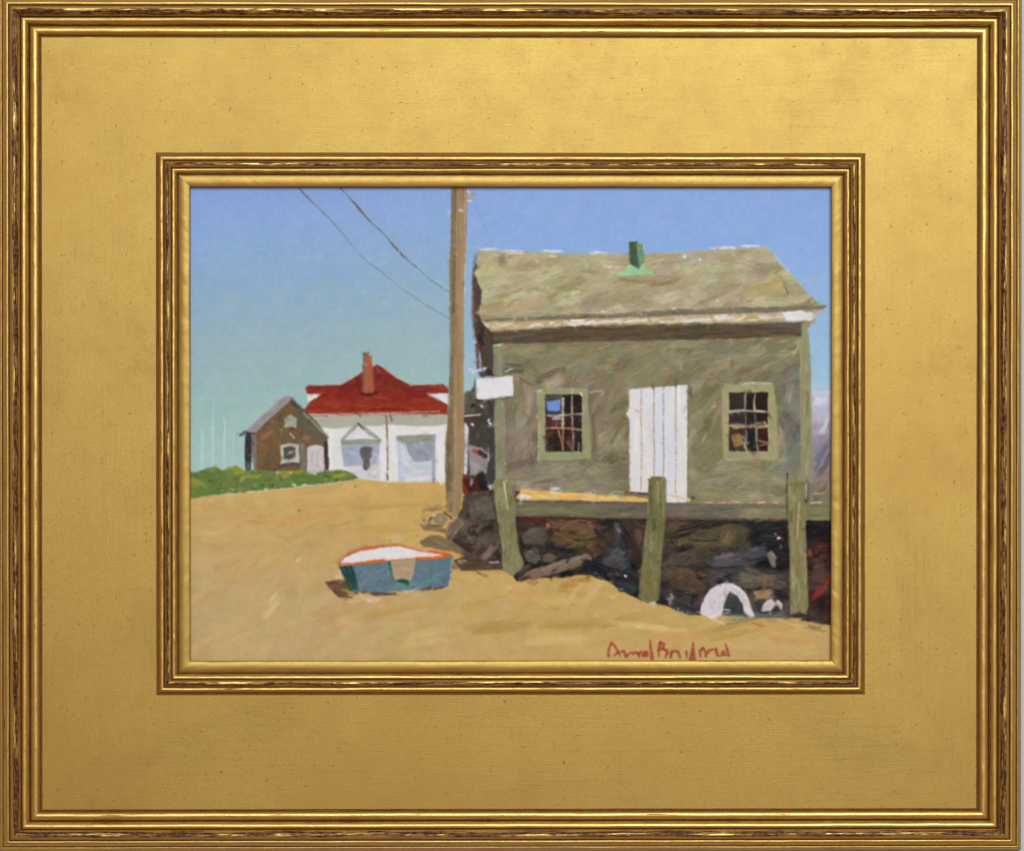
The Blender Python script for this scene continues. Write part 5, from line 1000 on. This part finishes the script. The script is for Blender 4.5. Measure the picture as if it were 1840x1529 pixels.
fill([(1418, 868), (1430, 863), (1448, 865), (1450, 900), (1450, 960), (1452, 1030), (1455, 1090), (1452, 1106), (1436, 1100), (1422, 1106), (1421, 1040), (1419, 960), (1416, 905)], [(130, 120, 80), (136, 126, 84), (120, 112, 74), (142, 132, 94)], R_POST[2], n=80, length=(18, 54), width=(4, 9), ang=1.57, spread=0.06, h=0.45, sd=7, cv=9, rough=0.8)
line([(1437, 905), (1436, 935), (1434, 968)], [2.4, 2, 1.5], (198, 186, 140), 0, 0.9, 0.4, 0.5); line([(1416, 850), (1415, 880), (1416, 935)], [3, 3.4, 3], (66, 58, 46), 0, 0.85, 0.4); line([(1453, 862), (1453, 900)], 3, (92, 84, 66), 0, 0.8, 0.4); line([(1422, 870), (1446, 868)], 6, (118, 104, 58), 0, 0.5, 0.5); dab(1450, 900, 3, (70, 62, 48), 0, 0.8); smear(1424, 1030, 1440, 1060, 8, (134, 140, 84), 5, 5, 0.5); bits(12, (1420, 1096, 1454, 1108), (196, 176, 130), (0.6, 1.3), 0.7, 2, 0.3, 0.4)

# ---------------------------------------------------------------- utility pole
fill([(814, 326), (840, 326), (838, 400), (839, 440), (835, 500), (833, 580), (833, 700), (834, 800), (831, 870), (828, 908), (822, 928), (812, 930), (805, 915), (800, 880), (800, 790), (806, 740), (809, 640), (808, 560), (807, 480), (811, 430), (812, 380)], [(154, 126, 92), (148, 120, 86), (160, 132, 98)], R_POLE, n=90, length=(30, 90), width=(4, 9), ang=1.59, spread=0.02, bend=0.8, h=0.35, cv=6, sd=5, hue=2.5, rough=0.6)
line([(814, 330), (813, 430), (812, 520), (812, 640), (810, 740), (808, 820), (807, 915)], [7, 6, 8, 8, 9, 15, 12], (112, 98, 70), R_POLE, 0.75, 0.45, 0.3); line([(819, 335), (818, 400), (817, 480), (815, 560)], [3, 1.6, 3, 4], (84, 72, 54), R_POLE, 0.75, 0.5, 0.2); line([(808, 470), (809, 560), (811, 640)], 3, (164, 130, 100), 0, 0.7, 0.5)
line([(830, 420), (829, 560), (829, 700), (830, 850)], [7, 6, 6, 5], (174, 142, 100), 0, 0.5, 0.5); line([(818, 820), (820, 900)], 4, (150, 134, 104), 0, 0.6, 0.5); line([(806, 800), (806, 880)], 7, (98, 88, 62), 0, 0.7, 0.4)
line([(836, 340), (834, 520)], 1.4, (206, 192, 178), 0, 0.5, 0.7); line([(839, 430), (836, 470), (834, 540)], 1.6, (222, 216, 210), 0, 0.7, 0.6)
stroke(823, 376, 837, 380, 4.5, (206, 206, 222), 1, 0.95, 0.3, 0.5)
dab(847, 354, 5.5, (190, 160, 134), R_INS, 0.9, 0.5, 6); dab(852, 348, 3.5, (150, 142, 140), R_INS, 0.8, 0.4, 5); line([(841, 361), (846, 361)], 3, (226, 216, 208)); line([(841, 343), (843, 347)], 3, (222, 224, 228), 0, 0.9)
bits(16, (803, 655, 814, 690), (176, 206, 196), (0.6, 1.3), 0.85, 2.0, 0.3, 0.4); dab(798, 520, 3.4, (140, 120, 120), 0, 0.8, 0.3, 3); dab(797, 522, 1.6, (206, 196, 196)); smear(798, 512, 806, 524, 4, (176, 186, 206), 4, 1.5, 0.7); line([(806, 690), (805, 740)], 3, (140, 150, 140), 0, 0.7, 0.6)
line([(808, 380), (807, 390)], 4, (196, 200, 222), 0, 0.6, 0.5); bits(20, (802, 480, 808, 560), (196, 206, 216), (0.5, 1.1), 0.6, 2.5, 1.5, 0.3)

# ---------------------------------------------------------------- rowboat
fill([(584, 1044), (606, 1042), (626, 1042), (644, 1062), (640, 1074), (622, 1078), (606, 1074), (592, 1056)], [(104, 78, 52), (98, 74, 54), (110, 86, 56)], R_BSH, n=18, length=(16, 34), width=(5, 9), ang=0.4, spread=0.3, h=0.3, rough=1.2)
fill([(609, 1014), (640, 1013), (680, 1010), (720, 1008), (746, 1006), (780, 1003), (815, 1001), (811, 1028), (806, 1053), (770, 1058), (730, 1061), (690, 1064), (650, 1065), (628, 1060), (617, 1036)], [(98, 120, 132), (106, 122, 136), (90, 118, 126), (98, 118, 124)], R_BOAT, n=110, length=(12, 34), width=(4, 8), ang=-0.5, spread=0.6, h=0.4, sd=6, hue=4, cv=7, rough=0.6)
fill([(609, 1015), (632, 1014), (638, 1030), (644, 1060), (628, 1060), (619, 1042)], [(38, 68, 60), (44, 76, 68)], R_BOAT, n=14, length=(14, 30), width=(5, 9), ang=1.2, spread=0.15, h=0.35); line([(611, 1018), (626, 1016)], 6, (44, 76, 96), 0, 0.8); line([(622, 1045), (630, 1060)], 4, (70, 66, 44), 0, 0.8)
smear(645, 1040, 655, 1020, 8, (112, 132, 150), 6, 4, 0.6); smear(770, 1045, 800, 1025, 8, (96, 136, 132), 6, 5, 0.6); smear(700, 1055, 780, 1050, 7, (104, 140, 136), 6, 3, 0.6); bits(26, (650, 1015, 800, 1055), (158, 180, 180), (0.5, 1.0), 0.6, 4, -1.0, 0.5)
BR_OUT = [(606, 1012), (614, 1002), (630, 991), (660, 983), (700, 979), (718, 978), (738, 984), (760, 990), (790, 993), (812, 997), (811, 1001), (795, 1003), (750, 1006), (700, 1009), (660, 1012), (625, 1017), (608, 1016)]
fill(BR_OUT, [(196, 104, 52), (186, 100, 56), (206, 120, 66)], R_RIM, n=26, length=(14, 34), width=(3, 6), ang=-0.15, spread=0.25, h=0.5, rough=0.7)
fill([(612, 1010), (620, 1002), (644, 991.5), (680, 985), (704, 982), (722, 983), (742, 988), (768, 993), (796, 997), (775, 1001), (744, 1003), (704, 1006), (672, 1007), (650, 1009), (628, 1012)], [(228, 222, 224), (222, 216, 220), (230, 222, 216)], R_BIN, n=26, length=(18, 44), width=(4, 8), ang=-0.12, spread=0.15, h=0.5, sd=3, cv=3, rough=0.7)
line([(646, 1012), (664, 1009), (690, 1006)], [4, 5, 4], (212, 108, 40), R_RIM, 0.95, 0.25, 0.5); line([(748, 1003), (770, 1003), (792, 1002)], [5, 6, 4], (216, 106, 36), R_RIM, 0.95, 0.25, 0.5); line([(772, 991), (795, 994), (811, 997)], [5, 5, 4], (214, 100, 36), R_RIM, 0.95, 0.2, 0.5)
line([(602, 1013), (612, 999), (630, 988), (660, 979)], 1.8, (142, 116, 92), 0, 0.7, 0.5); line([(690, 976), (712, 973), (735, 978)], 2.0, (196, 184, 160), 0, 0.6, 0.6); line([(625, 993), (660, 982), (700, 978)], 3, (186, 110, 62), 0, 0.7, 0.4); bits(10, (606, 1010, 646, 1018), (222, 196, 160), (0.6, 1.2), 0.8, 3, -0.1, 0.5)
def PATCH():
  fill([(702, 1010), (722, 1006), (746, 1005), (743, 1030), (738, 1044), (722, 1040), (708, 1042)], [(176, 152, 122), (184, 160, 130), (166, 142, 114)], R_PATCH, n=16, length=(12, 30), width=(4, 8), ang=-0.1, spread=0.25, h=0.45, rough=0.5)
line([(699, 1010), (702, 1026), (708, 1042)], [5, 4, 2.4], (42, 88, 66), 0, 0.9, 0.3); fill([(712, 1042), (726, 1040), (735, 1042), (734, 1054), (722, 1048)], [(44, 88, 56)], R_BOAT, n=4, h=0.4, rough=0.6); 
line([(652, 1064), (672, 1067), (710, 1067)], [5, 7, 4], (78, 66, 62), 0, 0.9, 0.3); line([(753, 1060), (774, 1057)], [3, 6], (84, 64, 58), 0, 0.9, 0.3); line([(780, 1059), (792, 1056), (800, 1054)], [4, 4, 2], (86, 70, 64), 0, 0.9, 0.3); smear(720, 1066, 760, 1063, 4, (196, 184, 160), 4, 1.5, 0.7); smear(606, 1080, 690, 1074, 6, (210, 178, 122), 6, 2, 0.7); smear(655, 1080, 690, 1074, 5, (222, 190, 160), 4, 2, 0.7)
smear(607, 1030, 614, 1042, 6, (224, 206, 176), 4, 2, 0.8); line([(812, 1004), (810, 1030), (807, 1052)], 2.0, (206, 212, 212), 0, 0.75, 0.5); smear(812, 1022, 826, 1016, 6, (100, 82, 52), 5, 2, 0.8); smear(690, 970, 730, 966, 5, (208, 196, 160), 3, 3, 0.5)

# ---------------------------------------------------------------- signature
SG = (158, 74, 56)
def SIGN():
  for pts, w in [([(1094, 1179), (1093, 1173), (1096, 1163), (1099, 1155), (1105, 1161), (1111, 1171), (1108, 1175), (1104, 1178)], [4.5, 4, 3.4, 3.6, 4, 4.5, 3.4, 2.4]),
               ([(1112, 1173), (1115, 1182)], [4, 1.6]), ([(1113, 1175), (1118, 1171), (1122, 1170), (1124, 1177), (1126, 1180), (1130, 1176), (1136, 1171)], [3, 3.4, 4, 4, 5, 4, 2]),
               ([(1138, 1176), (1141, 1173), (1147, 1174), (1150, 1182)], [4, 5, 5, 2]), ([(1149, 1175), (1153, 1171)], [4, 3]),
               ([(1156, 1178), (1158, 1173), (1163, 1172), (1163, 1178), (1157, 1179)], [5, 5, 5, 5, 5]), ([(1169, 1151), (1170, 1165), (1172, 1183)], [2, 4, 6.5]),
               ([(1185, 1180), (1184, 1168), (1187, 1155)], [2.4, 4, 5]), ([(1187, 1155), (1194, 1158), (1192, 1165), (1186, 1169)], [4, 5, 4, 3]), ([(1191, 1166), (1199, 1169), (1200, 1174), (1196, 1182)], [4, 5, 5, 2]),
               ([(1206, 1182), (1208, 1172), (1212, 1170), (1219, 1171), (1223, 1182)], [4, 5, 4, 4, 4]), ([(1234, 1172), (1236, 1182)], [4.5, 2]), ([(1246.5, 1154), (1246, 1165), (1245, 1185)], [1.6, 5, 11]),
               ([(1260, 1180), (1259, 1170), (1264, 1165), (1268, 1170), (1270, 1180)], [4, 5, 5, 4, 4]), ([(1270, 1176), (1276, 1169), (1284, 1167)], [4, 5, 3]), ([(1288, 1167), (1290, 1178)], [5, 4]),
               ([(1291, 1179), (1302, 1178), (1313, 1178)], [2.4, 2.4, 2]), ([(1297, 1174), (1301, 1171), (1303, 1176), (1298, 1177)], [3, 3.4, 3, 2.4]), ([(1305, 1157), (1308, 1168), (1310, 1178)], [2, 4.5, 5])]:
      line(pts, [q * 1.14 for q in w], SG, R_SIGN, 0.93, 0.2, 0.25, 9)

# ---------------------------------------------------------------- finish the sheet: canvas tooth and mesh
def resample(A, dx, dy):
    fx = np.clip(np.arange(GW)[None, :] + dx, 0, GW - 1.001); fy = np.clip(np.arange(GH)[:, None] + dy, 0, GH - 1.001)
    ix, iy = fx.astype(int), fy.astype(int); tx, ty = (fx - ix)[..., None], (fy - iy)[..., None]
    return A[iy, ix] * (1 - tx) * (1 - ty) + A[iy, ix + 1] * tx * (1 - ty) + A[iy + 1, ix] * (1 - tx) * ty + A[iy + 1, ix + 1] * tx * ty
def rework(n, thr, length, width, a, cv, soft, along=0.45, box_=None):
    lum = C.mean(-1)
    gy_, gx_ = np.gradient(lum)
    mag = np.hypot(gx_, gy_)
    # blurred copy to pick a loaded-brush colour from
    B = C.copy()
    for ax in (0, 1):
        B = (np.roll(B, 1, ax) + 2 * B + np.roll(B, -1, ax)) / 4
    ys, xs = np.nonzero(mag > thr)
    if len(ys) == 0: return
    pick = rng.integers(0, len(ys), n)
    for i in pick:
        r, c = ys[i], xs[i]
        x, y = gx[c], gy[r]
        th = math.atan2(gx_[r, c], -gy_[r, c]) + rng.normal(0, along)
        off = rng.uniform(-3.0, 3.0)
        rr = int(np.clip(r + gy_[r, c] / (mag[r, c] + 1e-6) * off, 0, GH - 1)); cc = int(np.clip(c + gx_[r, c] / (mag[r, c] + 1e-6) * off, 0, GW - 1))
        L = rng.uniform(*length); w = rng.uniform(*width)
        stroke(x - L / 2 * math.cos(th), y - L / 2 * math.sin(th), x + L / 2 * math.cos(th), y + L / 2 * math.sin(th), w, B[rr, cc], rng.normal(0, 1.0), a * rng.uniform(0.5, 1.0), 0.6, 0.22, 0, None, cv, 0, soft)
rework(2600, 9.0, (7, 20), (2.2, 5.0), 0.7, 5, 0.35)
rework(900, 4.0, (12, 34), (4, 9), 0.5, 6, 0.3, 0.6)
# the signature goes on last, over the dry sand
for (x0_, y0_, x1_, y1_, n_) in [(862, 449, 1010, 452, 16), (1290, 447, 1370, 443, 10), (856, 470, 866, 560, 10), (925, 570, 1200, 562, 14), (1200, 556, 1470, 549, 10), (889, 620, 903, 619, 4), (855, 680, 922, 675, 5), (904, 720, 909, 850, 10), (966, 705, 968, 826, 8), (1130, 700, 1132, 880, 9), (1000, 617, 1430, 607, 12), (928, 897, 1000, 885, 6), (1216, 1096, 1260, 1104, 8), (1080, 1040, 1150, 1076, 9), (834, 450, 832, 560, 6), (550, 694, 612, 692, 4), (742, 691, 800, 690, 5), (606, 1008, 640, 988, 5), (345, 897, 600, 868, 14), (1310, 708, 1312, 808, 6), (1457, 640, 1460, 860, 8)]:
    for k in range(n_):
        t_ = rng.random(); L = rng.uniform(1.5, 6)
        x, y = x0_ + (x1_ - x0_) * t_ + rng.normal(0, 1.2), y0_ + (y1_ - y0_) * t_ + rng.normal(0, 1.2)
        th = math.atan2(y1_ - y0_, x1_ - x0_) + rng.normal(0, 0.35)
        stroke(x - L * math.cos(th), y - L * math.sin(th), x + L * math.cos(th), y + L * math.sin(th), rng.uniform(1.4, 3.2), jit((222, 218, 212), 6, 3), 0, 0.8, 0.7, 0.5, 0, None, 5, 0, 0.25)
SIGN(); PATCH()
# soft bristles drag wet colour a little way across its neighbours
acc = np.zeros_like(C)
for k in range(4):
    amp = 0.25 + 0.3 * k
    acc += resample(C, vnoise(4.5, 60 + k) * amp, vnoise(4.5, 70 + k) * amp)
C = (acc / 4).astype(np.float32)
for ax in (0, 1):                                # the brush leaves no razor edge
    C = (np.roll(C, 1, ax) + 2 * C + np.roll(C, -1, ax)) / 4
CH = [vnoise(7, 80 + k, 2) for k in range(3)]
for k in range(3):
    C[..., k] += GRAIN[k] * 2.2 + CH[k] * 4.5
weave = np.sin(XX * 2 * math.pi / 3.7) * np.sin(YY * 2 * math.pi / 3.9)
HT += 0.035 * weave.astype(np.float32) + 0.03 * GRAIN[0]
HT = np.clip(HT, -0.2, 1.6)
ILL = np.array([0.885, 0.863, 0.795])                     # light reaching the sheet, so pigments keep their own colour
LIN = np.clip((lin(np.clip(C, 3, 250)) - 0.006) / ILL, 0.002, 0.93).astype(np.float32)

PH = -8.5                                              # paint plane under the gilt flat, inside the rabbet
painting = empty('painting', P(CX, (Y0 + Y1) / 2, PH))
painting['label'] = 'small oil painting of a weathered shed, sandy ground and rowboat inside the gold frame'
painting['category'] = 'painting'
po = np.array(P(CX, (Y0 + Y1) / 2, PH))

pos = np.stack([(XX - CX) * S, -(BACK + PH + HT) * S, (CY - YY) * S], -1).reshape(-1, 3).astype(np.float32)
col = LIN.reshape(-1, 3)
idx = np.arange(GH * GW).reshape(GH, GW)
quads = np.stack([idx[:-1, :-1], idx[1:, :-1], idx[1:, 1:], idx[:-1, 1:]], -1).reshape(-1, 4)
fr = RG[:-1, :-1].ravel()
fr = np.where(fr == 0, R_SKY, fr)
objs = {}
for rid in range(1, len(REG)):
    name, par, label = REG[rid]
    f = quads[fr == rid]
    if len(f) == 0:
        continue
    used, inv = np.unique(f.ravel(), return_inverse=True)
    pobj = objs.get(par) if par else None
    o = mesh_obj(name, pos[used] - po.astype(np.float32), inv.reshape(-1, 4), M_PAINT, None, attrs={'Col': col[used]})
    o.parent = pobj if pobj is not None else painting
    if label: o['label'] = label
    objs[rid] = o
b = box('hardboard_support', X0, X1, Y0, Y1, PH - 12, PH - 0.4, M_CARD)
b.parent = painting; b.location = -po
